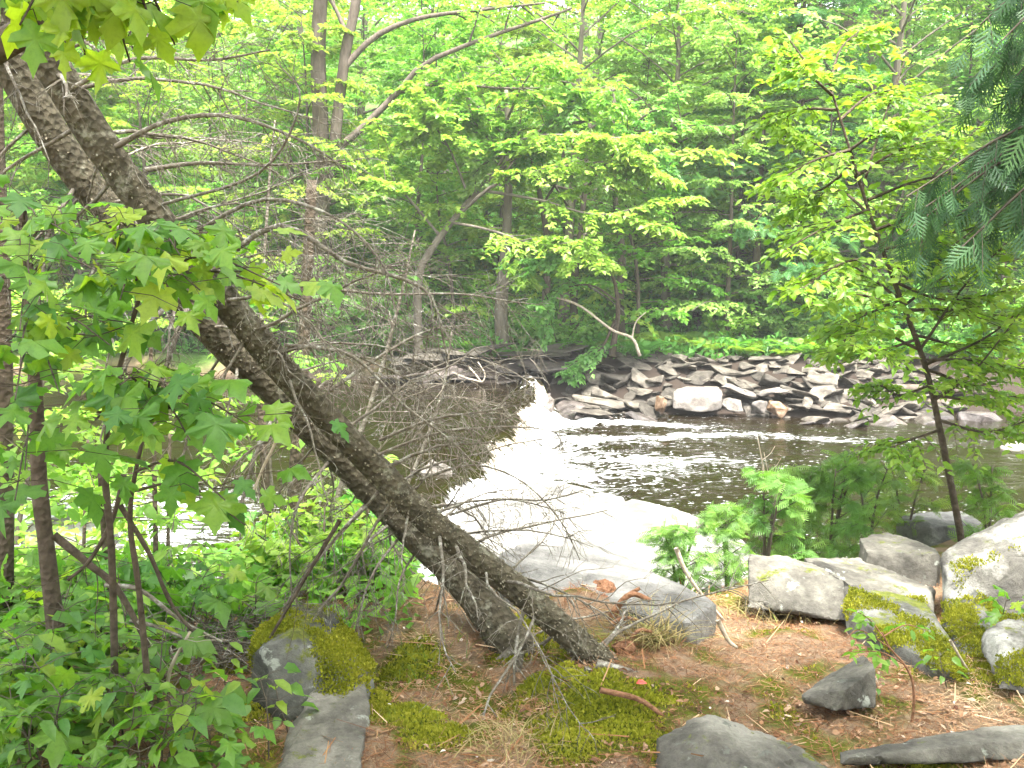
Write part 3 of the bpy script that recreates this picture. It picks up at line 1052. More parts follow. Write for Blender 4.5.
lone(868, 400, 17.6, .3, .35, .6, (.1, .1, .2), 'stone_brown', 7, 'upright blocky stone in the short row toward the birch')
lone(851, 401, 17.6, .28, .35, .6, (.1, -.1, .5), 'stone_brown', 8, 'second upright blocky stone beside its twin near the birch')
# flat ledges along the upper pool
for k in range(30):
    px = 395 + 165 * (k % 15) / 14 + rs.normal() * 4
    top = k >= 15
    py = (356 if top else 376) + rs.normal() * 5 - 4 * (px > 500)
    sc = .5 + .4 * rs.random()
    add_stone(P(px, py, 18.9 + (.6 if top else 0) + rs.normal() * .12), sc * 1.5, sc, sc * .55, (rs.normal() * .12, rs.normal() * .15, rs.normal() * .4),
              'stone_wet' if (not top or px > 520) else 'stone_brown', 'flat dark ledge stone beside the upper pool above the splash' if not top else 'flat brown stone on the ledge bank left of the splash',
              'ledge stones along the upper pool' if not top else 'upper ledge stones left of the splash', idx=int(rs.integers(3)) * 3)

# ------------------------------------------------------------------ forest across the river
def branch_curve(p0, d0, length, droop, rng, n=6, wob=.12):
    p, d = [np.array(p0, float)], unit(d0)
    for k in range(n - 1):
        d = unit(d + np.array((0, 0, -droop)) / n + rng.normal(size=3) * wob / 2)
        p.append(p[-1] + d * length / (n - 1))
    return np.array(p)


def leafy(L, curve, rng, nt, tw, m, size, t0=.2, lay=.3, tint=(.5, .2), spread=.9, droop=.25, hang=.25):
    """leaves on alternate twigs along a branch, in a flat layer"""
    n = len(curve)
    t = np.sort(t0 + (1 - t0) * rng.random(nt))
    u = t * (n - 1)
    i = np.clip(u.astype(int), 0, n - 2)
    fr = (u - i)[:, None]
    p = curve[i] * (1 - fr) + curve[i + 1] * fr
    tg = unit(curve[i + 1] - curve[i])
    lat = unit(np.cross(tg, ZAX)) * np.where(np.arange(nt) % 2, 1, -1)[:, None]
    td = unit(tg * .55 + lat * spread + rng.normal(size=(nt, 3)) * .12)
    tl = tw * (1.15 - .75 * t) * (.6 + .7 * rng.random(nt))
    s = np.linspace(.12, 1, m)[None] + rng.normal(size=(nt, m)) * .04
    pos = p[:, None] + td[:, None] * (s * tl[:, None])[..., None]
    pos[..., 2] -= droop * tl[:, None] * s ** 2
    side = np.where(np.arange(m) % 2, 1, -1)[None, :, None] * np.cross(td, ZAX)[:, None]
    dr = td[:, None] * .7 + side * .8 + rng.normal(size=(nt, m, 3)) * .3
    dr[..., 2] -= hang
    nr = ZAX + rng.normal(size=(nt, m, 3)) * lay
    sz = size * (.65 + .6 * rng.random((nt, m)))
    ti = np.clip(tint[0] + tint[1] * rng.normal(size=(nt, m)) + .15 * rng.normal(size=(nt, 1)), 0, 1)
    L.add(pos.reshape(-1, 3), nr.reshape(-1, 3), dr.reshape(-1, 3), sz.ravel(), ti.ravel())
    return p, td, tl


def make_tree(name, seed, h, tr, lo, rad, nb, leafmat, barkmat, tmpl, size, nt=15, m=13, tw=.75, shape='round', lean=(0, 0), lay=.35, label='', group=None):
    rng = np.random.default_rng(seed)
    root = empty(name, (0, 0, 0), label, 'tree', group)
    W, L = Wood(), Leaves()
    top = np.array((lean[0] + rng.normal() * .3, lean[1] + rng.normal() * .3, h))
    tk = spline([(0, 0, -.4), (rng.normal() * .08, rng.normal() * .08, h * .3), (top[0] * .5 + rng.normal() * .15, top[1] * .5 + rng.normal() * .15, h * .65), top], 14)
    W.tube(tk, np.array([1.35, 1.0, .9, .82, .75, .68, .6, .52, .44, .36, .28, .2, .12, .04]) * tr, 8)
    for k in range(nb):
        f = (k + .5 * rng.random()) / nb
        z = lo + (h - lo) * f * .97
        i = np.interp(z, tk[:, 2], np.arange(14))
        p0 = np.array([np.interp(i, np.arange(14), tk[:, c]) for c in range(3)])
        az = k * 2.4 + rng.normal() * .35
        if shape == 'cone':
            ln, el, dp = rad * (1.05 - f) * (.8 + .4 * rng.random()) + .25, .12 + rng.normal() * .1, .55
        elif shape == 'under':
            ln, el, dp = rad * (.75 + .5 * rng.random()) * (1 - .5 * f), .25 + .35 * f + rng.normal() * .1, .45
        else:
            ln, el, dp = rad * (.45 + .75 * math.sin(PI * min(1, .22 + f * .74))) * (.75 + .45 * rng.random()), .22 + .75 * f + rng.normal() * .15, .35
        cv = branch_curve(p0, (math.cos(az), math.sin(az), el), ln, dp, rng)
        W.tube(cv, np.linspace(max(.012, tr * .3 * (1 - .6 * f)), .005, 6), 5, cap=False)
        leafy(L, cv, rng, nt, tw * ln / rad + .15, m, size, .12, lay, (.5 + .1 * rng.normal(), .2))
    W.build('trunk', barkmat, root)
    L.build('crown', tmpl, leafmat, root)
    return root


def dup(root, loc, rz=0, sc=1, label=None, group=None):
    r = root.copy()
    COL.objects.link(r)
    r.location = tuple(loc)
    r.rotation_euler = (0, 0, rz)
    r.scale = (sc, sc, sc)
    if label:
        r['label'] = label
    if group:
        r['group'] = group
    for ch in list(root.children):
        c = ch.copy()
        COL.objects.link(c)
        c.parent = r
    return r


PROTO = {}
for kd, n_, args in (
    ('striped_maple_tree', 3, dict(h=6.6, tr=.06, lo=.5, rad=2.1, nb=34, leafmat=M['leaf_lime'], barkmat=M['bark_brown'], tmpl=T_RHOMB, size=.105, nt=20, m=14, tw=.75, shape='under', lay=.32)),
    ('moosewood_tree', 2, dict(h=7.2, tr=.06, lo=.5, rad=2.2, nb=36, leafmat=M['leaf_green'], barkmat=M['bark_brown'], tmpl=T_RHOMB, size=.1, nt=20, m=14, tw=.75, shape='under', lay=.34)),
    ('maple_tree', 3, dict(h=8.5, tr=.10, lo=1.0, rad=2.6, nb=34, leafmat=M['leaf_lime'], barkmat=M['bark_grey'], tmpl=T_RHOMB, size=.125, nt=17, m=12, tw=.8)),
    ('birch_tree', 3, dict(h=10.5, tr=.13, lo=1.6, rad=2.6, nb=40, leafmat=M['leaf_green'], barkmat=M['bark_grey'], tmpl=T_RHOMB, size=.115, nt=17, m=13, tw=.8)),
    ('ash_tree', 2, dict(h=12.5, tr=.17, lo=3.0, rad=3.0, nb=42, leafmat=M['leaf_cool'], barkmat=M['bark_brown'], tmpl=T_RHOMB, size=.125, nt=18, m=13, tw=.85)),
    ('hemlock_tree', 2, dict(h=10.0, tr=.12, lo=.5, rad=2.3, nb=60, leafmat=M['needle_cool'], barkmat=M['bark_dark'], tmpl=T_NEEDLE, size=.26, nt=16, m=5, tw=.6, shape='cone', lay=.25)),
    ('young_tree', 3, dict(h=4.2, tr=.045, lo=.5, rad=1.7, nb=20, leafmat=M['leaf_lime'], barkmat=M['bark_brown'], tmpl=T_RHOMB, size=.12, nt=14, m=10, tw=.6, shape='under')),
):
    PROTO[kd] = [make_tree(kd, 40 + 7 * q + len(kd) * 13, label='tree', **args) for q in range(n_)]

KIND = {'striped_maple_tree': 'layered lime understorey maple', 'moosewood_tree': 'layered fresh green understorey tree', 'maple_tree': 'lime green leafy maple', 'birch_tree': 'green leafy hardwood', 'ash_tree': 'tall cool green hardwood',
        'hemlock_tree': 'feathery bluish hemlock', 'young_tree': 'slender young leafy understorey tree'}
used_proto = set()
used_labels = {}
rt = np.random.default_rng(77)


def landmark(x, y):
    px = 512 + F * x / y
    for lim, words in ((230, 'behind the leaning trunks'), (410, 'around the twin trunked tree'), (560, 'behind the straight pale trunk'), (680, 'above the dark ledge'),
                       (790, 'above the big pale slab'), (920, 'around the paired grey trunks'), (1400, 'behind the dark cedar')):
        if px < lim:
            return words
    return 'behind the dark cedar'


def plant(kd, x, y, sc=1.0, q=None):
    pr = PROTO[kd]
    q = int(rt.integers(len(pr))) if q is None else q
    row = 'at the far bank' if y < 22.8 else 'in the second row' if y < 27 else 'deep in the forest'
    lb = f'{KIND[kd]} {row} {landmark(x, y)}'
    gp = lb + ' (several alike)'
    loc = (x, y, Hs(x, y))
    rz = rt.random() * 6.28
    if (kd, q) in used_proto:
        o = dup(pr[q], loc, rz, sc, lb)
    else:
        used_proto.add((kd, q))
        o = pr[q]
        o.location, o.rotation_euler, o.scale = loc, (0, 0, rz), (sc,) * 3
        o['label'] = lb
    used_labels.setdefault(lb, []).append(o)
    return o


def pick(probs):
    k = list(probs)
    return k[int(np.searchsorted(np.cumsum([probs[q] for q in k]), rt.random() * .9999))]


# front row, second row, deep rows
for Y0, step, jit, x0, x1 in ((20.9, 1.9, .4, -11, 12), (22.2, 1.7, .6, -13, 13), (24.2, 1.8, .8, -15, 15), (27.0, 2.2, 1.0, -17, 17), (31, 2.8, 1.3, -19, 20), (37, 3.6, 1.5, -23, 24), (46, 5, 2, -28, 30)):
    x = x0
    while x < x1:
        xx, yy = x + rt.normal() * jit * .5, Y0 + rt.normal() * jit * .6
        r_ = xx / yy
        if Y0 < 21:
            pr_ = {'young_tree': .75, 'striped_maple_tree': .25} if r_ < .1 else {'young_tree': .55, 'moosewood_tree': .3, 'hemlock_tree': .15}
        elif Y0 < 28:
            pr_ = {'striped_maple_tree': .6, 'maple_tree': .2, 'moosewood_tree': .2} if r_ < .08 else {'moosewood_tree': .45, 'striped_maple_tree': .2, 'birch_tree': .2, 'hemlock_tree': .15}
        else:
            pr_ = {'maple_tree': .55, 'birch_tree': .3, 'striped_maple_tree': .15} if r_ < .05 else {'hemlock_tree': .1, 'birch_tree': .4, 'ash_tree': .2, 'moosewood_tree': .3}
        px = 512 + F * xx / yy
        if not (Y0 < 24 and 455 < px < 530):
            plant(pick(pr_), xx, yy, (.8 + .4 * rt.random()) * (1 if Y0 < 30 else 1.3))
        x += step * (.8 + .4 * rt.random())
for lb, objs in used_labels.items():
    if len(objs) > 1:
        for o in objs:
            o['group'] = 'alike trees: ' + lb

# named trees whose trunks the photograph shows
def trunk_tree(name, label, trunks, limbs, sprays, bark, leafm, size=.12, tmpl=T_RHOMB, seed=0, nt=12, m=10, tw=.7, cat='tree', lay=.35, sides=9):
    """trunks: [(control points), radius from, to]; limbs the same; sprays: limb indices that carry leaves"""
    rng = np.random.default_rng(seed)
    base = np.array(trunks[0][0][0])
    root = empty(name, base, label, cat)
    W = Wood()
    for pts, r0, r1 in trunks:
        c = spline(pts, 18)
        W.tube(c, np.linspace(r0, r1, 18), sides, rough=.06, seed=seed)
    W.build('trunk', bark, root)
    L = Leaves()
    for pts, r0, r1 in limbs:
        c = spline(pts, 12)
        w = Wood()
        w.tube(c, np.linspace(r0, r1, 12), 6, rough=.04, seed=seed)
        for q in range(5):
            j = 3 + int(rng.integers(8))
            d = unit(c[j] - c[j - 1]) + rng.normal(size=3) * .6
            b = branch_curve(c[j], d, tw * (.6 + .8 * rng.random()), .2, rng)
            w.tube(b, np.linspace(r1 * 1.2, .004, 6), 4, cap=False)
            leafy(L, b, rng, nt // 2, tw * .5, m, size, .2, lay, (.6, .2))
        w.build('branch', bark, root)
        if sprays:
            leafy(L, c, rng, nt, tw, m, size, .35, lay, (.6, .2))
    if L.p:
        L.build('crown', tmpl, leafm, root)
    return root


def PP(lst, Yd):
    return [P(a[0], a[1], a[2] if len(a) > 2 else Yd) for a in lst]


b1 = P(503, 338, 20.3)
b1[2] = Hs(b1[0], b1[1]) - .1
trunk_tree('pale_trunk_tree', 'tree with the straight pale trunk standing on the far bank left of the ledge',
           [([b1] + PP([(501, 310), (504, 270), (507, 225), (509, 170), (508, 120), (506, 90)], 20.3), .15, .04)],
           [(PP([(509, 170, 20.3), (560, 110, 20), (620, 80, 19.5)], 20), .04, .012), (PP([(509, 140, 20.3), (460, 90, 20), (430, 70, 20)], 20), .04, .012), (PP([(508, 180, 20.3), (500, 150, 19.5), (520, 140, 18.9)], 20), .03, .012), (PP([(507, 120, 20.3), (520, 90, 19.6), (540, 60, 19)], 20), .03, .012), (PP([(508, 150, 20.3), (480, 130, 19.6), (470, 110, 19)], 20), .03, .012)],
           True, M['bark_grey'], M['leaf_lime'], seed=3, nt=26, m=12, tw=.9, lay=.25)
b2 = P(318, 345, 20.8)
b2[2] = Hs(b2[0], b2[1]) - .1
trunk_tree('twin_trunk_tree', 'tall twin trunked tree with long bare arching limbs across the river',
           [([b2] + PP([(314, 280), (322, 200), (320, 120), (318, 50), (322, -20), (326, -80)], 20.8), .19, .13),
            (PP([(322, 210), (332, 170), (338, 110), (346, 50), (356, 0), (362, -70)], 20.8), .13, .09)],
           [(PP([(345, 66), (376, 36), (420, 18), (480, 10), (545, 3)], 20.8), .07, .02),
            (PP([(335, 150), (360, 130), (398, 92), (424, 64), (480, 40), (545, 18), (572, 8)], 20.4), .08, .02),
            (PP([(400, 92), (440, 84), (500, 88), (540, 88)], 20.4), .04, .012),
            (PP([(345, 30), (330, 0), (300, -30)], 20.8), .05, .02)],
           False, M['bark_brown'], M['leaf_lime'], seed=4, size=.11)
b3 = P(418, 300, 19.9)
b3[2] = Hs(b3[0], b3[1]) - .1
trunk_tree('leaning_maple_tree', 'slanting forked maple with bright lime layers of leaves over the upper pool',
           [([b3] + PP([(418, 285), (428, 255), (455, 218), (490, 178), (525, 150)], 19.6), .09, .04)],
           [(PP([(455, 218, 19.6), (500, 182, 19), (570, 165, 18.6), (640, 160, 18.4)], 19), .04, .01),
            (PP([(490, 178, 19.6), (520, 140, 19.2), (570, 135, 18.8), (620, 140, 18.5)], 19), .03, .01),
            (PP([(440, 236, 19.6), (400, 190, 19.2), (370, 180, 18.8)], 19), .03, .01),
            (PP([(470, 200, 19.6), (450, 150, 19.2), (430, 120, 19)], 19), .03, .01),
            (PP([(480, 190, 19.6), (540, 200, 18.8), (600, 215, 18.3), (660, 200, 18.2)], 19), .03, .01),
            (PP([(450, 222, 19.6), (490, 230, 18.9), (540, 245, 18.4), (585, 240, 18.2)], 19), .03, .01)],
           True, M['bark_grey'], M['leaf_lime'], seed=5, nt=46, m=12, tw=1.0, lay=.22, size=.125)
b4 = P(858, 330, 25)
b4[2] = Hs(b4[0], b4[1]) - .1
trunk_tree('grey_trunk_tree', 'large tree with the thicker rugged grey trunk high above the birch sapling',
           [([b4] + PP([(856, 200), (852, 95), (848, 40), (850, 0), (852, -90)], 25), .24, .18)],
           [(PP([(850, 70), (828, 30), (806, 0), (790, -20)], 25), .06, .03)], False, M['bark_brown'], M['leaf_green'], seed=6)
b5 = P(873, 330, 26)
b5[2] = Hs(b5[0], b5[1]) - .1
trunk_tree('grey_trunk_tree', 'thinner grey trunked tree just right of the rugged grey trunk',
           [([b5] + PP([(872, 200), (872, 85), (876, 20), (880, -90)], 26), .17, .12)],
           [(PP([(876, 30), (890, 5), (900, -20)], 26), .05, .03)], False, M['bark_grey'], M['leaf_green'], seed=7)
b6 = P(755, 335, 21.5)
b6[2] = Hs(b6[0], b6[1]) - .1
trunk_tree('brown_trunk_tree', 'short visible brown trunk among bluish hemlocks above the big pale slab',
           [([b6] + PP([(756, 300), (757, 250), (760, 180), (764, 100)], 21.5), .12, .05)],
           [(PP([(758, 220), (720, 190), (690, 190)], 21), .03, .01), (PP([(758, 200), (790, 180), (820, 190)], 21), .03, .01)],
           True, M['bark_brown'], M['needle_cool'], seed=8, tmpl=T_NEEDLE, size=.24, m=6)
for k, (lb, x0, pts) in enumerate((('thin dark stem leaning in the shade left of the ledge tree', 546, [(546, 300), (548, 250), (542, 205), (530, 150)]),
                                   ('dark double stem rising in the shade above the ledge', 622, [(620, 300), (622, 250), (616, 205), (612, 150), (615, 90)]),
                                   ('dim grey stem deep in the shade behind the splash', 575, [(574, 290), (578, 250), (585, 190), (590, 120)]))):
    bb = P(x0, 345, 20.6 + k * .5)
    bb[2] = Hs(bb[0], bb[1]) - .1
    trunk_tree('shaded_tree', lb, [([bb] + PP(pts, 20.6 + k * .5), .1, .04)],
               [(PP([pts[-2], (pts[-1][0] + 40, pts[-1][1] + 20, 19.8), (pts[-1][0] + 80, pts[-1][1] + 40, 19.5)], 20.4), .03, .01),
                (PP([pts[-1], (pts[-1][0] - 40, pts[-1][1] + 10, 19.8), (pts[-1][0] - 60, pts[-1][1] + 30, 19.5)], 20.4), .03, .01)],
               True, M['bark_brown'], M['leaf_cool'], seed=20 + k, lay=.25, nt=16)
# stump-like tree at the ledge, its roots over the flat stones, with a pale leaf spray
bb = P(612, 357, 19.1)
trunk_tree('ledge_tree', 'small tree rooted on the ledge with a drooping pale leaf spray', [([bb] + PP([(615, 335), (618, 312), (614, 280), (600, 250)], 19.2), .07, .02)],
           [(PP([(616, 300), (590, 285), (560, 290), (545, 305)], 18.8), .02, .008), (PP([(615, 320), (600, 350), (575, 362)], 18.9), .03, .01), (PP([(608, 265), (560, 255), (530, 265)], 18.6), .02, .008)],
           True, M['bark_dark'], M['leaf_cool'], seed=31, nt=18, m=10, tw=.6, lay=.25, size=.12)
# pale dead limb hanging over the ferns
dw = Wood()
dw.tube(spline(PP([(552, 296), (580, 306), (612, 330), (632, 338), (640, 356)], 18.7), 16), np.linspace(.02, .03, 16), 6)
dw.tube(spline(PP([(632, 338), (636, 322), (646, 312)], 18.7), 8), np.linspace(.018, .008, 8), 5)
o = dw.build('dead_branch', M['wood_pale'], origin=P(600, 330, 18.7))
tag(o, 'bare pale dead branch hanging in front of the ferns', 'branch')
dw = Wood()
dw.tube(spline(PP([(468, 366), (476, 375), (482, 382), (485, 374), (478, 362)], 18.2), 14), np.linspace(.018, .01, 14), 5)
dw.tube(spline(PP([(482, 382), (466, 378), (452, 372)], 18.2), 8), np.linspace(.016, .008, 8), 5)
o = dw.build('driftwood', M['wood_pale'], origin=P(475, 378, 18.2))
tag(o, 'small pale driftwood fork lying at the upper pool edge', 'driftwood')
for k, (a, b_) in enumerate((((880, 388), (985, 392)), ((905, 402), (1010, 410)))):
    dw = Wood()
    dw.tube(spline(PP([a, ((a[0] + b_[0]) / 2, a[1] + 1), b_], 18.2), 10), np.linspace(.09, .06, 10), 8, rough=.08)
    o = dw.build('log', M['bark_brown'], origin=P(a[0], a[1], 18.2))
    tag(o, ('upper' if k == 0 else 'lower') + ' grey log lying along the far bank behind the birch', 'log')

# ferns and shrubs at the forest edge
rf = np.random.default_rng(9)


def make_fern(seed, n=13, size=.75):
    r = np.random.default_rng(seed)
    L = Leaves()
    for k in range(n):
        az = k * 2.4 + r.normal() * .2
        L.add((0, 0, 0), (math.cos(az) * -.5, math.sin(az) * -.5, .8), (math.cos(az), math.sin(az), .75 + .3 * r.random()), size * (.7 + .4 * r.random()), np.clip(.5 + .25 * r.normal(), 0, 1))
    o = L.build('fern', T_FROND, M['fern'], origin=(0, 0, 0))
    return tag(o, 'fern', 'fern')


haze_place = None
ferns = [make_fern(k) for k in range(3)]
for k in range(75):
    if k < 50:
        x, y = -1.5 + 10.5 * rf.random(), 0
        y = shore(x) + 1.85 + 1.3 * rf.random()
        lb, gp = ('fern in the green band on top of the rubble bank', 'ferns above the rubble bank')
    else:
        x = -3.5 + 2.8 * rf.random()
        y = shore(x) + 1.9 + 1.4 * rf.random()
        lb, gp = ('fern on the far bank below the straight pale trunk', 'ferns below the pale trunk')
    o = ferns[k % 3] if k < 3 else ferns[k % 3].copy()
    if k >= 3:
        COL.objects.link(o)
    o.location = (x, y, Hs(x, y) - .02)
    o.rotation_euler = (0, 0, rf.random() * 6.28)
    s = .5 + .5 * rf.random()
    o.scale = (s, s, s)
    tag(o, lb, 'fern', gp)


def make_shrub(seed, mat, size=.11, h=1.2, name='shrub'):
    r = np.random.default_rng(seed)
    root = empty(name, (0, 0, 0), 'shrub', 'shrub')
    W, L = Wood(), Leaves()
    for k in range(9):
        az = k * 2.4
        c = branch_curve((0, 0, -.05), (math.cos(az) * .6, math.sin(az) * .6, 1), h * (.7 + .5 * r.random()), .5, r)
        W.tube(c, np.linspace(.012, .004, 6), 4, cap=False)
        leafy(L, c, r, 12, .4, 8, size, .2, .4, (.5, .2))
    W.build('stem', M['bark_dark'], root)
    L.build('foliage', T_RHOMB, mat, root)
    return root


shrubs = [make_shrub(1, M['leaf_green']), make_shrub(2, M['leaf_cool']), make_shrub(3, M['leaf_lime'])]
used_s = set()
for k in range(70):
    y = 20.3 + 9 * rf.random() ** 1.4
    x = (-.55 + 1.1 * rf.random()) * y
    if y < 22 and 440 < 512 + F * x / y < 530:
        continue
    q = k % 3
    s = .8 + .8 * rf.random()
    loc, rz = (x, y, Hs(x, y)), rf.random() * 6.28
    lb = ('green', 'dull bluish green', 'lime green')[q] + ' leafy shrub on the forest floor ' + landmark(x, y)
    if q in used_s:
        o = dup(shrubs[q], loc, rz, s, lb, 'alike shrubs: ' + lb)
    else:
        used_s.add(q)
        o = shrubs[q]
        o.location, o.rotation_euler, o.scale = loc, (0, 0, rz), (s, s, s)
        o['label'], o['group'] = lb, 'alike shrubs: ' + lb

# low plants of the far forest floor
rg = np.random.default_rng(15)
L = Leaves()
n = 26000
y = 19.4 + 14 * rg.random(n) ** 1.5
x = (-.58 + 1.16 * rg.random(n)) * y
z = H(x, y) + .05 + .3 * rg.random(n) ** 2
ok = y - np.array([shore(a) for a in x]) > 1.9
nr = ZAX + rg.normal(size=(n, 3)) * .4
dr = rg.normal(size=(n, 3))
L.add(np.stack([x, y, z], -1)[ok], nr[ok], dr[ok], (.10 + .08 * rg.random(n))[ok], np.clip(.45 + .22 * rg.normal(size=n), 0, 1)[ok])
o = L.build('forest_ground_cover', T_RHOMB, M['leaf_green'], origin=(0, 24, 0))
tag(o, 'low green ground plants across the far forest floor', 'ground cover', None, 'stuff')

# ------------------------------------------------------------------ right bank: birch sapling, cedar, cedar seedlings
def near_tree(name, label, trunk, limbs, leafm, bark, tmpl, size, seed, nt, m, tw, lay=.4, cat='tree', tint=(.6, .22), twigwood=True, sides=8, droop=.25, hang=.25):
    rng = np.random.default_rng(seed)
    pts, r0, r1 = trunk
    root = empty(name, pts[0], label, cat)
    W = Wood()
    c = spline(pts, 30)
    W.tube(c, np.linspace(r0, r1, 30), sides, rough=.05, seed=seed)
    W.build('trunk', bark, root)
    L = Leaves()
    for lp, a, b in limbs:
        c = spline(lp, 10)
        w_ = Wood()
        w_.tube(c, np.linspace(a, b, 10), 6, cap=False)
        p, td, tl = leafy(L, c, rng, nt, tw, m, size, .12, lay, tint, droop=droop, hang=hang)
        if twigwood:
            for i in range(len(p)):
                e = p[i] + td[i] * tl[i]
                e[2] -= droop * tl[i]
                mid = (p[i] + e) / 2
                mid[2] += droop * tl[i] * .25
                w_.tube(np.array([p[i], mid, e]), np.array((.003, .0022, .0012)), 3, cap=False)
        w_.build('branch', bark, root)
    L.build('crown', tmpl, leafm, root)
    return root


bs = P(962, 540, 6.4)
bs[2] = Hs(bs[0], bs[1]) - .1
stem = [bs] + PP([(962, 545), (952, 490), (938, 420), (925, 365), (905, 310), (888, 265), (870, 215), (850, 150), (836, 105), (825, 70)], 6.4)
lim = []
rb = np.random.default_rng(21)
for (a, b, c_, dY) in (((832, 95), (815, 80), (800, 70), -.2), ((840, 120), (870, 95), (900, 90), .3), ((850, 150), (815, 160), (780, 180), -.3), ((858, 175), (900, 150), (945, 140), .3),
                       ((868, 210), (830, 225), (785, 250), -.4), ((875, 230), (920, 215), (975, 210), .2), ((884, 260), (845, 262), (800, 290), -.5), ((890, 270), (940, 260), (1000, 265), -.4),
                       ((900, 300), (865, 315), (825, 330), .4), ((905, 310), (960, 310), (1030, 320), .3), ((915, 340), (880, 350), (850, 345), -.4), ((922, 360), (970, 360), (1030, 370), -.3),
                       ((930, 385), (900, 395), (880, 385), .3), ((932, 395), (975, 400), (1025, 395), .2), ((938, 420), (985, 432), (1030, 420), -.3), ((940, 430), (910, 440), (885, 450), -.2),
                       ((862, 190), (880, 130), (905, 60), .5), ((880, 250), (930, 180), (985, 120), .5), ((895, 285), (950, 235), (1020, 190), .6), ((870, 215), (835, 190), (790, 215), .5),
                       ((905, 310), (860, 295), (815, 305), -.2), ((925, 365), (990, 335), (1040, 290), -.1), ((920, 350), (965, 285), (1010, 240), .1), ((928, 370), (985, 385), (1040, 350), .4),
                       ((890, 280), (945, 300), (1010, 290), -.3), ((880, 250), (930, 240), (1000, 220), -.2), ((868, 200), (920, 180), (985, 170), .2), ((915, 335), (965, 345), (1030, 335), .5), ((905, 305), (950, 275), (1040, 255), .4),
                       ((935, 400), (975, 370), (1030, 300), -.4), ((850, 150), (880, 130), (930, 110), -.2), ((860, 180), (825, 150), (790, 130), .2), ((900, 300), (860, 270), (820, 250), .3), ((920, 350), (870, 330), (830, 350), 0),
                       ((838, 110), (800, 110), (765, 130), .4), ((855, 165), (810, 195), (770, 190), .6), ((830, 85), (840, 50), (860, 30), .3), ((828, 75), (805, 60), (790, 40), .2)):
    lim.append(([P(*a, 6.4), P(*b, 6.4 + dY * .6), P(*c_, 6.4 + dY)], .011, .003))
near_tree('birch_sapling', 'slim bright green birch sapling leaning over the water at the right bank', (stem, .026, .005), lim, M['birch'], M['bark_dark'], T_OVATE, .064, 21, 21, 9, .4, lay=.45)

# dark cedar: trunk outside the frame, drooping sprays reach in
ct = np.array((3.5, 5.7, Hs(3.5, 5.7) - .1))
lim = []
rc = np.random.default_rng(23)
for k in range(84):
    z = 1.85 + 3.2 * (k + rc.random()) / 84
    az = PI + rc.normal() * .75 if k % 3 else rc.random() * 6.28
    ln = 1.0 * (1.2 - .55 * (z - 1.85) / 3.2) * (.7 + .5 * rc.random())
    p0 = np.array((3.5, 5.7, z))
    d = np.array((math.cos(az), math.sin(az), 0))
    lim.append(([p0, p0 + d * ln * .5 + ZAX * .02, p0 + d * ln - ZAX * (.3 + .15 * rc.random())], .014, .004))
near_tree('cedar_tree', 'dark bluish cedar with hanging sprays over the right bank', ([ct, ct + ZAX * 2, ct + ZAX * 4.2 + np.array((.05, 0, 0)), ct + ZAX * 6.2], .1, .02), lim,
          M['cedar_dark'], M['bark_brown'], T_CEDAR, .16, 23, 14, 3, .3, lay=.6, tint=(.5, .25), droop=.8, hang=1.3)


def cedar_bush(name, label, base, h, seed, n=16, size=.16, spread=.32, mat='cedar_bright'):
    rng = np.random.default_rng(seed)
    base = np.array(base, float)
    root = empty(name, base, label, 'shrub')
    W, L = Wood(), Leaves()
    stems = 2 + int(rng.integers(2))
    for s in range(stems):
        a = rng.random() * 6.28
        c = spline([base - ZAX * .1, base + np.array((math.cos(a) * .05, math.sin(a) * .05, h * .5)), base + np.array((math.cos(a) * .13, math.sin(a) * .13, h * (.8 + .25 * rng.random())))], 8)
        W.tube(c, np.linspace(.012, .004, 8), 5)
        for k in range(n):
            f = (k + rng.random()) / n
            p = np.array([np.interp(f, np.linspace(0, 1, 8), c[:, i]) for i in range(3)])
            az = rng.random() * 6.28
            ln = spread * (1.1 - .75 * f) * (.6 + .6 * rng.random())
            d = np.array((math.cos(az), math.sin(az), .8))
            b = branch_curve(p, d, ln, .3, rng, 5)
            W.tube(b, np.linspace(.004, .0015, 5), 3, cap=False)
            leafy(L, b, rng, 6, ln * .45, 2, size, .3, .7, (.5, .25))
    W.build('stem', M['bark_brown'], root)
    L.build('foliage', T_CEDAR, M[mat], root)
    return root


for k, (px, pyb, Yd, hpx, sp, sz, mt, lb) in enumerate((
        (765, 572, 5.9, 100, .26, .10, 'cedar_bright', 'bushy bright cedar seedling standing behind the blunt grey block'),
        (728, 580, 5.6, 70, .20, .09, 'cedar_bright', 'low cedar seedling with a bare stick at the white water side'),
        (680, 572, 5.5, 55, .2, .09, 'cedar_bright', 'sparse airy cedar seedling above the pale boulder end'),
        (830, 545, 6.5, 95, .28, .10, 'cedar_bright', 'fuller cedar bush in the middle of the bank growth'),
        (868, 535, 6.8, 90, .28, .10, 'cedar_bright', 'wide green cedar bush beside the birch stem'),
        (800, 540, 6.6, 100, .22, .10, 'cedar_bright', 'taller cedar seedling against the dark water'),
        (905, 530, 7.0, 62, .24, .10, 'fern', 'small cedar bush left of the birch stem foot'),
        (990, 525, 6.6, 60, .22, .10, 'fern', 'small cedar bush right of the birch stem'))):
    b = P(px, pyb, Yd)
    b[2] = min(b[2], Hs(b[0], b[1]) + .02)
    hh = (P(px, pyb - hpx, Yd) - b)[2]
    cedar_bush('cedar_seedling', lb, b, hh, 50 + k, 10, sz, sp, mt)

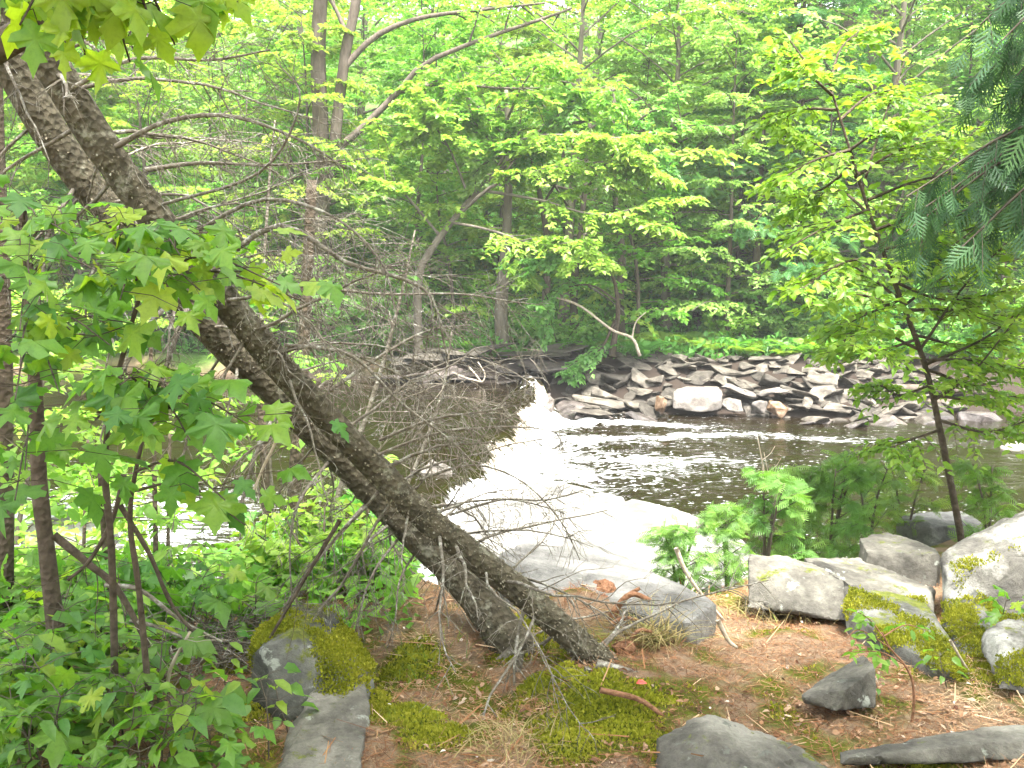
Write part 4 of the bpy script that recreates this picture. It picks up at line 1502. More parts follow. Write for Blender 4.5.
# dry pale sticks by the water
for k, (pts, r_, lb) in enumerate((([(768, 492), (762, 460), (757, 434)], .006, 'taller bare dry stalk poking above the cedar seedlings'),
                                   ([(774, 494), (768, 472), (764, 452)], .004, 'shorter bare dry stalk beside the taller one'))):
    W = Wood()
    W.tube(spline(PP(pts, 6.3), 8), np.linspace(r_, r_ * .5, 8), 5)
    W.tube(spline(PP([pts[1], (pts[1][0] + 8, pts[1][1] - 6), (pts[1][0] + 13, pts[1][1] - 14)], 6.3), 6), np.linspace(r_ * .6, r_ * .3, 6), 4)
    tag(W.build('dry_stalk', M['wood_pale'], origin=P(pts[0][0], pts[0][1], 6.3)), lb, 'stalk')
for k, (pts, Yd, r_, mt, lb) in enumerate((([(676, 548), (684, 568), (698, 590), (725, 622)], 4.75, .012, 'wood_pale', 'pale bleached stick propped against the end of the pale boulder'),
                                           ([(718, 620), (728, 640), (737, 648)], 4.15, .012, 'wood_pale', 'short pale stick lying right of the pale boulder face'),
                                           ([(950, 640), (968, 670), (985, 688)], 4.0, .006, 'wood_pale', 'thin dry stick fallen in the mossy gap'),
                                           ([(600, 690), (640, 700), (670, 722)], 3.4, .012, 'wood_root', 'brown root stick lying across the bright moss'))):
    W = Wood()
    W.tube(spline(PP(pts, Yd), 12), np.linspace(r_, r_ * .6, 12), 6, rough=.1, seed=k)
    tag(W.build('stick', M[mt], origin=P(pts[0][0], pts[0][1], Yd)), lb, 'stick')

# ------------------------------------------------------------------ the two leaning dead spruces
def dead_branch(W, p0, d, length, r0, rng, depth=0, droop=.3, dens=1.0):
    n = 9 if depth == 0 else 6
    c = branch_curve(p0, d, length, droop, rng, n, .25)
    W.tube(c, np.linspace(r0, max(.0008, r0 * .25), n), 5 if depth == 0 else 3, cap=False)
    twigs(W, c, length, r0, rng, depth, dens)
    return c


def twigs(W, c, length, r0, rng, depth=0, dens=1.0):
    n = len(c)
    if depth < 2:
        k = int((14 if depth == 0 else 4) * dens * (length / (.9 if depth == 0 else .3)) ** .5)
        for _ in range(k):
            f = .12 + .88 * rng.random()
            i = min(int(f * (n - 1)), n - 2)
            p = c[i] + (c[i + 1] - c[i]) * rng.random()
            tg = unit(c[i + 1] - c[i])
            s = unit(np.cross(tg, rng.normal(size=3)))
            dd = tg * .7 + s * .9 + np.array((0, 0, -.25))
            ln = length * (.18 + .22 * rng.random()) * (1.1 - .6 * f) if depth == 0 else length * (.3 + .3 * rng.random())
            dead_branch(W, p, dd, ln, max(.0011, r0 * .36), rng, depth + 1, .4, dens)


def lean_trunk(name, label, pts, radii, key, nrand, seed, flakes):
    rng = np.random.default_rng(seed)
    c = spline(pts, 110)
    root = empty(name, c[0], label, 'tree')
    W = Wood()
    r = np.interp(np.linspace(0, 1, 110), np.linspace(0, 1, len(radii)), radii)
    W.tube(c, r, 28, rough=.055, seed=seed)
    trunk = W.build('trunk', M['bark_lean'], root)
    # loose bark scales and lichen crusts
    L = Leaves()
    tg = unit(np.gradient(c, axis=0))
    n = flakes
    i = (rng.random(n) ** 2.1 * 80).astype(int)
    a = unit(np.cross(tg[i], ZAX))
    b = np.cross(tg[i], a)
    th = rng.random(n) * 2 * PI
    nr = a * np.cos(th)[:, None] + b * np.sin(th)[:, None]
    pos = c[i] + nr * (r[i] * 1.0)[:, None] + tg[i] * rng.random(n)[:, None] * .02
    L.add(pos, nr + rng.normal(size=(n, 3)) * .35, tg[i] * -.6 + nr * .55 + rng.normal(size=(n, 3)) * .3, .005 + .010 * rng.random(n), np.clip(.4 + .25 * rng.normal(size=n), 0, 1))
    L.build('bark_scales', T_RHOMB, M['flake'], root)
    for kpts, r0, dens in key:
        W = Wood()
        cv = spline(kpts, 16)
        W.tube(cv, np.linspace(r0, r0 * .3, 16), 6, rough=.1, cap=False)
        twigs(W, cv, float(np.linalg.norm(np.diff(cv, axis=0), axis=1).sum()), r0 * .6, rng, 0, dens * 1.8)
        W.build('branch', M['twig_dead'], root)
    for k in range(nrand):
        f = (k + rng.random()) / nrand
        j = int(12 + f * 84)
        a_ = unit(np.cross(tg[j], ZAX))
        b_ = np.cross(tg[j], a_)
        th = rng.random() * 6.28
        out_ = a_ * math.cos(th) + b_ * math.sin(th)
        d = out_ * 1.0 + tg[j] * -.1 + np.array((.12, .1, 0))
        ln = .35 + .55 * rng.random()
        W = Wood()
        dead_branch(W, c[j] + out_ * r[j] * .7, d, ln, .005 + .004 * rng.random(), rng, 0, .65, 1.0)
        W.build('branch', M['twig_dead'], root)
    return root, c, r


front = [P(640, 716, 3.8) + np.array((0, 0, -.12)), P(606, 672, 3.86), P(586, 650, 3.88), P(528, 598, 3.9), P(462, 547, 3.9), P(423, 516, 3.9), P(382, 475, 3.88), P(285, 372, 3.8), P(258, 340, 3.78), P(182, 250, 3.73), P(115, 165, 3.68), P(72, 98, 3.65), P(20, 10, 3.6), P(-90, -190, 3.5), P(-260, -520, 3.3)]
key_f = [
    ([P(110, 150, 3.66), P(165, 122, 3.5), P(230, 116, 3.4), P(300, 140, 3.35), P(345, 168, 3.3)], .010, 1.0),
    ([P(145, 170, 3.66), P(200, 163, 3.7), P(270, 165, 3.7), P(345, 160, 3.75)], .009, .9),
    ([P(215, 265, 3.72), P(280, 225, 3.6), P(345, 262, 3.5), P(400, 278, 3.45), P(432, 298, 3.4), P(446, 352, 3.4)], .011, .9),
    ([P(230, 280, 3.73), P(300, 285, 3.9), P(380, 294, 4.1), P(460, 294, 4.2), P(520, 303, 4.3)], .009, 1.2),
    ([P(285, 345, 3.77), P(350, 355, 3.6), P(400, 402, 3.5), P(450, 440, 3.45), P(480, 470, 3.4)], .008, .8),
    ([P(380, 440, 3.82), P(430, 420, 3.7), P(480, 412, 3.6), P(525, 404, 3.55)], .007, 1.6),
    ([P(420, 480, 3.84), P(470, 465, 3.7), P(520, 480, 3.6), P(560, 520, 3.55), P(580, 560, 3.55)], .006, .6),
    ([P(190, 235, 3.7), P(260, 200, 3.5), P(330, 215, 3.4), P(380, 260, 3.3), P(395, 310, 3.3)], .008, 1.0),
    ([P(330, 390, 3.8), P(390, 350, 3.9), P(430, 330, 4.0), P(470, 325, 4.1)], .008, 1.4),
    ([P(450, 515, 3.86), P(500, 500, 3.7), P(545, 500, 3.6), P(585, 490, 3.55)], .006, 1.1),
    ([P(60, 95, 3.63), P(130, 60, 3.5), P(210, 60, 3.4), P(270, 50, 3.3)], .009, 1.0),
    ([P(160, 205, 3.69), P(260, 172, 3.3), P(300, 100, 3.2), P(275, 60, 3.2)], .006, .7),
]
lean_trunk('dead_spruce', 'slimmer front leaning dead spruce with flaking scaly bark', front, [.08, .065, .057, .055, .053, .053, .053, .053, .054, .057, .06, .062, .062, .056, .04], key_f, 46, 61, 4600)
back = [P(560, 715, 3.98) + np.array((0, .08, -.12)), P(530, 672, 4.06), P(506, 638, 4.1), P(472, 592, 4.2), P(411, 530, 4.28), P(357, 475, 4.3), P(256, 374, 4.2), P(220, 340, 4.15), P(140, 250, 4.05), P(73, 165, 4.0), P(30, 98, 3.95), P(-10, 20, 3.9), P(-100, -160, 3.8), P(-240, -480, 3.5)]
key_b = [
    ([P(190, 300, 4.1), P(175, 340, 3.9), P(160, 380, 3.85), P(130, 420, 3.8)], .014, .6),
    ([P(185, 290, 4.1), P(145, 330, 3.8), P(115, 390, 3.7), P(100, 440, 3.65)], .012, .6),
    ([P(285, 400, 4.22), P(262, 440, 4.0), P(245, 490, 3.9), P(240, 540, 3.85)], .012, .8),
    ([P(395, 520, 4.3), P(365, 545, 4.1), P(345, 580, 4.0), P(318, 610, 3.95)], .009, 1.2),
    ([P(405, 530, 4.32), P(375, 570, 4.1), P(360, 610, 4.0), P(352, 650, 3.95)], .007, 1.2),
    ([P(370, 500, 4.3), P(330, 545, 4.1), P(295, 590, 4.0), P(262, 650, 3.95)], .010, .9),
    ([P(420, 545, 4.35), P(400, 580, 4.2), P(395, 620, 4.1), P(385, 655, 4.1)], .006, 1.0),
    ([P(430, 560, 4.36), P(445, 600, 4.2), P(450, 640, 4.1)], .005, .8),
    ([P(330, 460, 4.25), P(300, 500, 4.0), P(290, 545, 3.9), P(292, 600, 3.9)], .008, 1.0),
    ([P(80, 180, 4.0), P(50, 230, 3.8), P(40, 290, 3.7), P(20, 330, 3.65)], .010, .9),
    ([P(120, 220, 4.0), P(90, 280, 3.75), P(85, 330, 3.7)], .010, .8),
]
lean_trunk('dead_spruce', 'thicker back leaning dead spruce rising from the mossy hollow', back, [.13, .10, .085, .072, .066, .064, .063, .063, .065, .067, .068, .068, .06, .045], key_b, 46, 62, 1800)

# thicket of dead twigs over the upper pool (a fallen spruce top) as its own thing
rng = np.random.default_rng(71)
fb = on_ground(360, 620)
root = empty('dead_snag', P(340, 470, 5.2), 'grey tangle of fallen dead spruce tops behind the leaning trunks', 'dead tree')
for k, (pts, r_) in enumerate((([(300, 640), (330, 520), (372, 400), (400, 300), (415, 230)], .022), ([(330, 630), (400, 500), (440, 400), (452, 330)], .016), ([(280, 620), (270, 480), (262, 330), (268, 200), (275, 120)], .022))):
    c = spline(PP(pts, 5.3 + .25 * k), 20)
    W = Wood()
    W.tube(c, np.linspace(r_, .004, 20), 6, rough=.1)
    W.build('stem', M['twig_dead'], root)
    for q in range(21):
        j = 2 + int(rng.integers(17))
        a = rng.random() * 6.28
        W = Wood()
        dead_branch(W, c[j], (math.cos(a), math.sin(a) * .6, .1 + rng.normal() * .3), .4 + .6 * rng.random(), .0024, rng, 0, .5, .8)
        W.build('branch', M['twig_dead'], root)

# ------------------------------------------------------------------ left: maple saplings and dark stems
def maple_sapling(name, label, stem, r0, r1, clusters, seed, bark, size=.11, cat='sapling', n=9, rad=.2, tintc=.45, stems_extra=()):
    """clusters: world points where a leafy branch ends"""
    rng = np.random.default_rng(seed)
    root = empty(name, stem[0], label, cat)
    W = Wood()
    c = spline(stem, 24)
    W.tube(c, np.linspace(r0, r1, 24), 8, rough=.06, seed=seed)
    for ex in stems_extra:
        W.tube(spline(ex, 14), np.linspace(r1, .004, 14), 6)
    W.build('trunk', bark, root)
    L, W = Leaves(), Wood()
    allp = np.vstack([c] + [spline(e, 14) for e in stems_extra])
    for cl in clusters:
        cl = np.array(cl)
        dist = np.linalg.norm(allp - cl, axis=1) + .5 * np.maximum(0, allp[:, 2] - cl[2])
        s = allp[np.argmin(dist)]
        mid = (s + cl) / 2 + np.array((0, 0, .07))
        b = spline([s, mid, cl], 9)
        W.tube(b, np.linspace(.005, .002, 9), 5, cap=False)
        tg = unit(b[-1] - b[-3])
        for k in range(n):
            t = rng.random() ** .7
            j = int(3 + t * 5)
            off = rng.normal(size=3) * rad * np.array((1, .9, .28))
            p = b[j] + off
            base = b[j]
            dr = unit(off + tg * .3 + rng.normal(size=3) * .15)
            dr[2] -= .25 + .35 * rng.random()
            nr = ZAX * 1.0 + rng.normal(size=3) * .38 + np.array((0, -.25, 0))
            s_ = size * (.6 + .65 * rng.random())
            L.add(p, nr, dr, s_, np.clip(tintc + .25 * rng.normal(), 0, 1))
            W.tube(np.array([base, (base + p) / 2 + np.array((0, 0, .015)), p]), np.array((.0016, .0013, .001)), 3, cap=False)
    W.build('branch', bark, root)
    L.build('crown', T_MAPLE, M['maple_near'], root, smooth=True)
    return root


def gpt(px, py, Yd):
    b = P(px, py, Yd)
    b[2] = Hs(b[0], b[1]) - .05
    return b


maple_sapling('maple_sapling', 'maple sapling with the dark mottled trunk and big drooping leaves', [gpt(60, 640, 3.75)] + PP([(56, 632), (48, 560), (40, 490), (36, 400), (30, 300), (20, 200)], 3.75), .037, .02,
              PP([(20, 245, 3.2), (70, 235, 3.0), (30, 285, 2.8), (95, 270, 2.7), (20, 330, 2.7), (70, 330, 2.9), (15, 400, 2.6), (60, 395, 2.8), (25, 470, 2.7), (20, 365, 2.5), (110, 345, 2.9), (35, 215, 3.1), (15, 500, 2.6)], 3), 81, M['bark_dark'], .115, n=8, rad=.15, tintc=.38)
maple_sapling('maple_sapling', 'slender maple sapling whose leafy layer crosses the leaning trunks', [gpt(110, 640, 3.4)] + PP([(112, 560), (105, 470), (112, 400), (130, 330), (150, 260)], 3.3), .014, .006,
              PP([(120, 235, 3.0), (175, 235, 2.9), (225, 262, 2.9), (280, 285, 2.9), (200, 290, 2.8), (250, 250, 3.0), (150, 275, 2.7), (120, 300, 2.8), (300, 300, 2.9), (90, 225, 3.1), (180, 255, 2.8)], 3), 82, M['bark_dark'], .1, n=7, rad=.11, tintc=.62)
maple_sapling('maple_sapling', 'maple sapling with pale hanging leaves in front of the lower trunk', [gpt(150, 660, 3.2)] + PP([(140, 600), (130, 520), (138, 460), (150, 420)], 3.1), .012, .005,
              PP([(120, 385, 2.6), (170, 395, 2.6), (215, 420, 2.6), (250, 425, 2.65), (150, 370, 2.7), (95, 420, 2.7), (225, 500, 2.7), (245, 525, 2.75), (190, 440, 2.6), (140, 430, 2.7), (165, 385, 2.6)], 3), 83, M['bark_dark'], .1, n=6, rad=.1, tintc=.42)
# maple just outside the frame on the left: one limb and its leaves hang into the picture
tb = np.array((-2.0, 2.5, Hs(-2.0, 2.5) - .1))
maple_sapling('maple_tree', 'overhanging maple limb with large backlit leaves above the leaning trunks', [tb, tb + np.array((.02, 0, 1.3)), P(-160, 120, 2.5), P(-60, 78, 2.4), P(10, 40, 2.3), P(60, 12, 2.2), P(130, -30, 2.1), P(260, -110, 2.0)], .06, .014,
              PP([(60, 20, 2.1), (20, 25, 2.0), (110, 25, 2.1), (85, 55, 2.2), (150, 20, 2.1), (175, 45, 2.15), (130, 62, 2.2), (30, 5, 2.0), (195, 15, 2.2), (240, 5, 2.3), (200, -40, 2.1), (90, -30, 2.0)], 2), 84, M['bark_dark'], .085, cat='tree', n=5, rad=.07, tintc=.85)

# thin dark stems and leaning dead sticks on the left
STEMS = [([(115, 640), (106, 560), (100, 470)], 4.6, .016, 'dark upright stem nearest the mottled maple trunk'),
         ([(160, 650), (156, 560), (154, 450), (150, 330)], 4.8, .014, 'thin dark stem rising straight behind the hanging maple leaves'),
         ([(166, 645), (168, 540), (170, 430)], 5.2, .012, 'slightly thinner dark stem paired with the straight one'),
         ([(267, 590), (266, 500), (262, 420), (255, 330)], 5.6, .03, 'short dark trunk in the green gap left of the leaning trunks'),
         ([(290, 590), (294, 500), (300, 420), (306, 300), (312, 180)], 5.9, .045, 'stout greyish trunk behind the leaning trunks'),
         ([(82, 640), (84, 540), (88, 440)], 5.4, .012, 'thin far stem in the bright green gap'),
         ([(2, 640), (4, 480), (2, 320), (-4, 140), (-8, 0)], 4.4, .045, 'dark trunk cut by the picture edge')]
for k, (pts, Yd, r_, lb) in enumerate(STEMS):
    b = gpt(pts[0][0], pts[0][1], Yd)
    c = spline([b] + PP(pts[1:], Yd), 20)
    root = empty('dark_stem', b, lb, 'sapling')
    W = Wood()
    W.tube(c, np.linspace(r_, r_ * .7, 20), 8, rough=.07, seed=k)
    W.build('trunk', M['bark_dark'], root)
    rng = np.random.default_rng(300 + k)
    L, W = Leaves(), Wood()
    for q in range(7):
        j = 5 + int(rng.integers(14))
        bcv = branch_curve(c[j], (rng.normal(), rng.normal() * .6, .3), .3 + .35 * rng.random(), .4, rng)
        W.tube(bcv, np.linspace(.004, .0015, 6), 4, cap=False)
        leafy(L, bcv, rng, 8, .16, 4, .07, .25, .4, (.65, .2))
    W.build('branch', M['bark_dark'], root)
    L.build('crown', T_OVATE, M['leaf_lime'], root)

FALLEN = [([(54, 535), (90, 565), (118, 590), (150, 650), (168, 690)], 3.5, .016, 'dark leaning dead stick from the mottled trunk down into the brush'),
          ([(124, 475), (112, 520), (90, 560), (68, 580)], 3.4, .010, 'crooked dark dead stick with a broken stub end'),
          ([(120, 505), (150, 555), (175, 610), (222, 660)], 3.5, .010, 'long dark dead stick slanting right into the brush pile'),
          ([(105, 585), (140, 590), (180, 620), (222, 642)], 3.6, .010, 'forked pale brown dead stick above the brush pile'),
          ([(130, 620), (160, 628), (205, 648)], 3.5, .009, 'short pale brown dead stick across the brush pile'),
          ([(166, 692), (172, 665), (190, 632)], 3.4, .008, 'whitish bare stick standing out of the brush pile'),
          ([(340, 520), (310, 570), (260, 655)], 3.7, .009, 'dark thin dead branch arching down to the lichen spotted rock'),
          ([(280, 410), (276, 440), (262, 470), (250, 500)], 3.5, .006, 'whitish thin dead twig hanging before the leaning trunk')]
for k, (pts, Yd, r_, lb) in enumerate(FALLEN):
    rng = np.random.default_rng(400 + k)
    W = Wood()
    c = spline(PP(pts, Yd), 18)
    W.tube(c, np.linspace(r_, r_ * .55, 18), 6, rough=.12, seed=k)
    twigs(W, c, .5, r_ * .5, rng, 1, 1.0)
    tag(W.build('dead_stick', M['wood_pale'] if 'whitish' in lb else M['twig_dead'] if 'pale' in lb else M['bark_dark'], origin=c[0]), lb, 'stick')
# brush pile
rng = np.random.default_rng(91)
W = Wood()
cb = on_ground(215, 665)
for k in range(260):
    p = cb + np.array((rng.normal() * .16, .05 + rng.normal() * .16, .02 + .16 * rng.random()))
    d = unit(np.array((rng.normal(), rng.normal(), rng.normal() * .35)))
    ln = .12 + .3 * rng.random()
    c = branch_curve(p - d * ln / 2, d, ln, .3, rng, 5, .3)
    W.tube(c, np.linspace(.003, .001, 5), 3, cap=False)
tag(W.build('brush', M['twig_dead'], origin=cb), 'heap of fine dead twigs left of the lichen spotted rock', 'brush', None, 'stuff')

# ------------------------------------------------------------------ undergrowth on the left
def seedling_mesh(seed, kind):
    rng = np.random.default_rng(seed)
    h = .22 + .12 * rng.random()
    W, L = Wood(), Leaves()
    c = branch_curve((0, 0, -.03), (rng.normal() * .12, rng.normal() * .12, 1), h + .03, 0, rng, 5, .15)
    W.tube(c, np.linspace(.004, .002, 5), 5, cap=False)
    tiers = 3
    for t in range(tiers):
        p = c[-1 - t] if t < 3 else c[1]
        a0 = rng.random() * 6.28
        for q in range(4 if t == 0 else 3):
            a = a0 + q * 2 * PI / (4 if t == 0 else 3) + rng.normal() * .2
            d = np.array((math.cos(a), math.sin(a), .25))
            e = p + d * (.05 + .06 * rng.random())
            W.tube(np.array([p, (p + e) / 2 + ZAX * .008, e]), np.array((.0018, .0014, .001)), 3, cap=False)
            L.add(e, ZAX + rng.normal(size=3) * .25, np.array((d[0], d[1], -.3)), (.10 if kind == 'maple' else .085) * (.65 + .6 * rng.random()), np.clip(.42 + .2 * rng.normal(), 0, 1))
    return W, L


def make_seedling(seed, kind, name):
    W, L = seedling_mesh(seed, kind)
    root = empty(name, (0, 0, 0), 'seedling', 'seedling')
    W.build('stem', M['bark_brown'], root)
    L.build('foliage', T_MAPLE if kind == 'maple' else T_OVATE, M['maple_near'], root, smooth=True)
    return root


seeds = [make_seedling(500 + k, 'maple' if k < 4 else 'ovate', 'maple_seedling' if k < 4 else 'broadleaf_seedling') for k in range(6)]
used_sd = set()
rng = np.random.default_rng(93)


def put_seedling(q, x, y, s, lb, gp):
    loc, rz = (x, y, Hs(x, y)), rng.random() * 6.28
    if q in used_sd:
        o = dup(seeds[q], loc, rz, s, lb, gp)
    else:
        used_sd.add(q)
        o = seeds[q]
        o.location, o.rotation_euler, o.scale = loc, (0, 0, rz), (s, s, s)
        o['label'] = lb
        if gp:
            o['group'] = gp
        elif 'group' in o:
            del o['group']
    return o


cnt = 0
while cnt < 165:
    y = 2.75 + 2.6 * rng.random() ** 1.1
    x = -y * (.20 + .36 * rng.random())
    px = 512 + F * x / y
    if px > 235 - 30 * (y < 3.4) or (px > 150 and 3.35 < y < 4.1):
        continue
    q = int(rng.choice(6, p=(.13, .13, .13, .13, .24, .24)))
    near = y < 3.5
    lb = ('broad lobed' if q < 4 else 'oval leaved') + ' seedling in the green carpet ' + ('before the mottled maple trunk' if near else 'behind the mottled maple trunk')
    put_seedling(q, x, y, .5 + .75 * rng.random(), lb, 'alike seedlings: ' + lb)
    cnt += 1
for px, py, q, s, lb in ((290, 735, 4, .8, 'small oval leaved seedling on the slab edge below the lichen rock'), (268, 760, 5, .8, 'pale oval leaved seedling at the lower slab corner'), (178, 715, 4, .9, 'oval leaved seedling sprouting at the foot of the whitish stick'),
                         (225, 705, 5, .7, 'tiny seedling between brush pile and brown hollow'), (845, 702, 4, .35, 'tiny green sprout growing against the wedge shaped rock'), (880, 700, 5, .35, 'second tiny sprout behind the wedge shaped rock'),
                         (948, 690, 4, .6, 'sprout at the mouth of the mossy gap'), (1000, 640, 0, .75, 'pale leafed seedling hanging before the small grey rock'), (640, 545, 4, .5, 'small green sprout at the back of the pale boulder')):
    g = on_ground(px, py)
    put_seedling(q, g[0], g[1], s, lb, None)

# mid-left greenery behind the saplings: a mass of low leaves and bushes sloping to the water
mid = [make_shrub(11, M['leaf_lime'], .075, .55, 'leafy_bush'), make_shrub(12, M['leaf_green'], .075, .6, 'leafy_bush')]
used_m = set()
for k in range(46):
    y = 4.6 + 4.2 * rng.random()
    x = -y * (.13 + .5 * rng.random())
    q = k % 2
    lb = ('lime green' if q == 0 else 'mid green') + ' leafy bush on the slope ' + ('to the upper pool, low down' if y > 6.6 else 'just behind the dark stems')
    loc, rz, s = (x, y, Hs(x, y)), rng.random() * 6.28, .7 + .5 * rng.random()
    if q in used_m:
        o = dup(mid[q], loc, rz, s, lb, 'alike bushes: ' + lb)
    else:
        used_m.add(q)
        o = mid[q]
        o.location, o.rotation_euler, o.scale = loc, (0, 0, rz), (s, s, s)
        o['label'], o['group'] = lb, 'alike bushes: ' + lb
L = Leaves()
n = 9000
y = 4.2 + 4.4 * rng.random(n)
x = -y * (.10 + .55 * rng.random(n))
z = H(x, y) + .02 + .18 * rng.random(n)
L.add(np.stack([x, y, z], -1), ZAX + rng.normal(size=(n, 3)) * .45, rng.normal(size=(n, 3)), .05 + .04 * rng.random(n), np.clip(.55 + .25 * rng.normal(size=n), 0, 1))
tag(L.build('bank_ground_cover', T_RHOMB, M['leaf_lime'], origin=(-2, 6, -.5)), 'low green ground plants on the slope down to the upper pool', 'ground cover', None, 'stuff')

# trees on the near bank at the left, beyond the saplings
for k, (x, y, kd, lb) in enumerate(((-5.2, 7.2, 'young_tree', 'young lime tree on the near bank at the far left'), (-4.3, 8.6, 'young_tree', 'young lime tree by the water left of the dark stems'), (-7.5, 9.5, 'maple_tree', 'lime maple on the near bank left of all stems'))):
    q = k % 3
    o = dup(PROTO[kd][q], (x, y, Hs(x, y)), k * 1.7, .8, lb)
    if 'group' in o:
        del o['group']

# ------------------------------------------------------------------ near ground cover: litter, needles, moss, grass, roots
rng = np.random.default_rng(95)


def ground_normals(x, y, e=.02):
    return unit(np.stack([-(H(x + e, y) - H(x - e, y)) / (2 * e), -(H(x, y + e) - H(x, y - e)) / (2 * e), np.ones_like(x)], -1))


def scatter(n, x0, x1, y0, y1):
    x = x0 + (x1 - x0) * rng.random(n)
    y = y0 + (y1 - y0) * rng.random(n) ** 1.3
    return x, y


x, y = scatter(95000, -1.6, 3.0, 2.75, 5.9)
ok = moss_at(x, y) < .3 + .4 * rng.random(len(x))
x, y = x[ok], y[ok]
n = len(x)
L = Leaves()
gn = ground_normals(x, y)
L.add(np.stack([x, y, H(x, y) + .004 + .006 * rng.random(n)], -1), gn + rng.normal(size=(n, 3)) * .2, rng.normal(size=(n, 3)) * np.array((1, 1, .15)), .025 + .035 * rng.random(n),
      np.clip(.45 + .35 * fbm2(x, y, 2.2, 3, 77) + .25 * rng.normal(size=n), 0, 1))
T_PIN = (np.array([(-.022, 0, 0), (.022, 0, 0), (.012, 1, .02), (-.012, 1, .02)], float), np.array([(0, 1, 2), (0, 2, 3)]))
tag(L.build('needle_litter', T_PIN, M['needles'], origin=(0, 4, 0)), 'rusty brown fallen needles carpeting the bank', 'needles', None, 'stuff')
x, y = scatter(16000, -1.5, 3.0, 2.75, 5.6)
dens = np.exp(-(((x + .08) / .3) ** 2 + ((y - 3.75) / .5) ** 2)) + .3 * (fbm2(x, y, 1.5, 3, 78) > .1) + .35 * np.exp(-((x - 1.6) / .7) ** 2 - ((y - 3.5) / .3) ** 2)
ok = (rng.random(len(x)) < dens + .06) & (moss_at(x, y) < .5)
x, y = x[ok], y[ok]
n = len(x)
L = Leaves()
L.add(np.stack([x, y, H(x, y) + .006 + .014 * rng.random(n)], -1), ground_normals(x, y) + rng.normal(size=(n, 3)) * .45, rng.normal(size=(n, 3)) * np.array((1, 1, .3)), .010 + .026 * rng.random(n) ** 1.8,
      np.clip(.5 + .25 * rng.normal(size=n), 0, 1))
tag(L.build('leaf_litter', T_OVATE, M['litter'], origin=(0, 4, 0)), 'dry pale fallen leaves and bark chips in the hollow and path', 'leaf litter', None, 'stuff')
x, y = scatter(1100, -1.4, 2.9, 2.75, 5.4)
n = len(x)
L = Leaves()
L.add(np.stack([x, y, H(x, y) + .006 + .012 * rng.random(n)], -1), ground_normals(x, y) + rng.normal(size=(n, 3)) * .3, rng.normal(size=(n, 3)) * np.array((1, 1, .2)), .05 + .13 * rng.random(n) ** 2, np.clip(.55 + .3 * rng.normal(size=n), 0, 1))
tag(L.build('twig_litter', T_PIN, M['needles'], origin=(0, 4, 0)), 'small broken twigs scattered over the needles', 'twigs', None, 'stuff')
# moss cushions: dense tiny shoots over every moss patch, one object for each patch
MOSS_LB = ['brightest moss cushion below the scaly trunk foot', None, None, 'flat green moss mat left of the leafy hollow']
x, y = scatter(230000, -1.3, 2.4, 2.8, 4.6)
mo = moss_at(x, y)
ok = mo > .2 + .55 * rng.random(len(x))
x, y, mo = x[ok], y[ok], mo[ok]
n = len(x)
L = Leaves()
L.add(np.stack([x, y, H(x, y) - .003 + .012 * np.clip(mo, 0, 1)], -1), rng.normal(size=(n, 3)), ZAX * .9 + rng.normal(size=(n, 3)) * .5 + ground_normals(x, y) * .5, .008 + .011 * rng.random(n),
      np.clip(.5 + .35 * fbm2(x, y, 8, 3, 79) + .2 * rng.normal(size=n), 0, 1))
tag(L.build('moss', T_RHOMB, M['moss'], origin=(0, 4, 0)), 'bright yellow green moss cushions on the near bank', 'moss', None, 'stuff')


def moss_on(o, thr, seed):
    r = np.random.default_rng(seed)
    me = o.data
    n = len(me.vertices)
    co = np.empty(n * 3, np.float32)
    me.vertices.foreach_get("co", co)
    no = np.empty(n * 3, np.float32)
    me.vertex_normals.foreach_get("vector", no)
    co = co.reshape(-1, 3) + np.array(o.location)
    no = no.reshape(-1, 3)
    m = fbm(co * 5.0, 4, seed) * .8 + .6 * no[:, 2] - thr
    k = np.where((m > 0) & (no[:, 2] > .1))[0]
    k = np.repeat(k, 12)
    k = k[r.random(len(k)) < np.clip(m[k] * 3, 0, 1)]
    q = len(k)
    if q < 40:
        return
    p = co[k] + r.normal(size=(q, 3)) * .006 - no[k] * .003
    L = Leaves()
    L.add(p, r.normal(size=(q, 3)), no[k] * .6 + ZAX * .5 + r.normal(size=(q, 3)) * .45, .006 + .010 * r.random(q), np.clip(.42 + .3 * fbm(co[k] * 9, 3, 79) + .18 * r.normal(size=q), 0, 1))
    L.build('moss', T_RHOMB, M['moss'], o)


for o in [o for o in S.objects if o.type == 'MESH' and o.get('category') in ('rock', 'boulder')]:
    lb = o['label']
    if o.data.materials[0] == M['rock_mossy']:
        moss_on(o, .40 if 'lichen disc' in lb or 'wedged' in lb else .42, len(lb))
    elif 'rough grey boulder' in lb or 'small grey rock in front' in lb:
        moss_on(o, .75, len(lb))


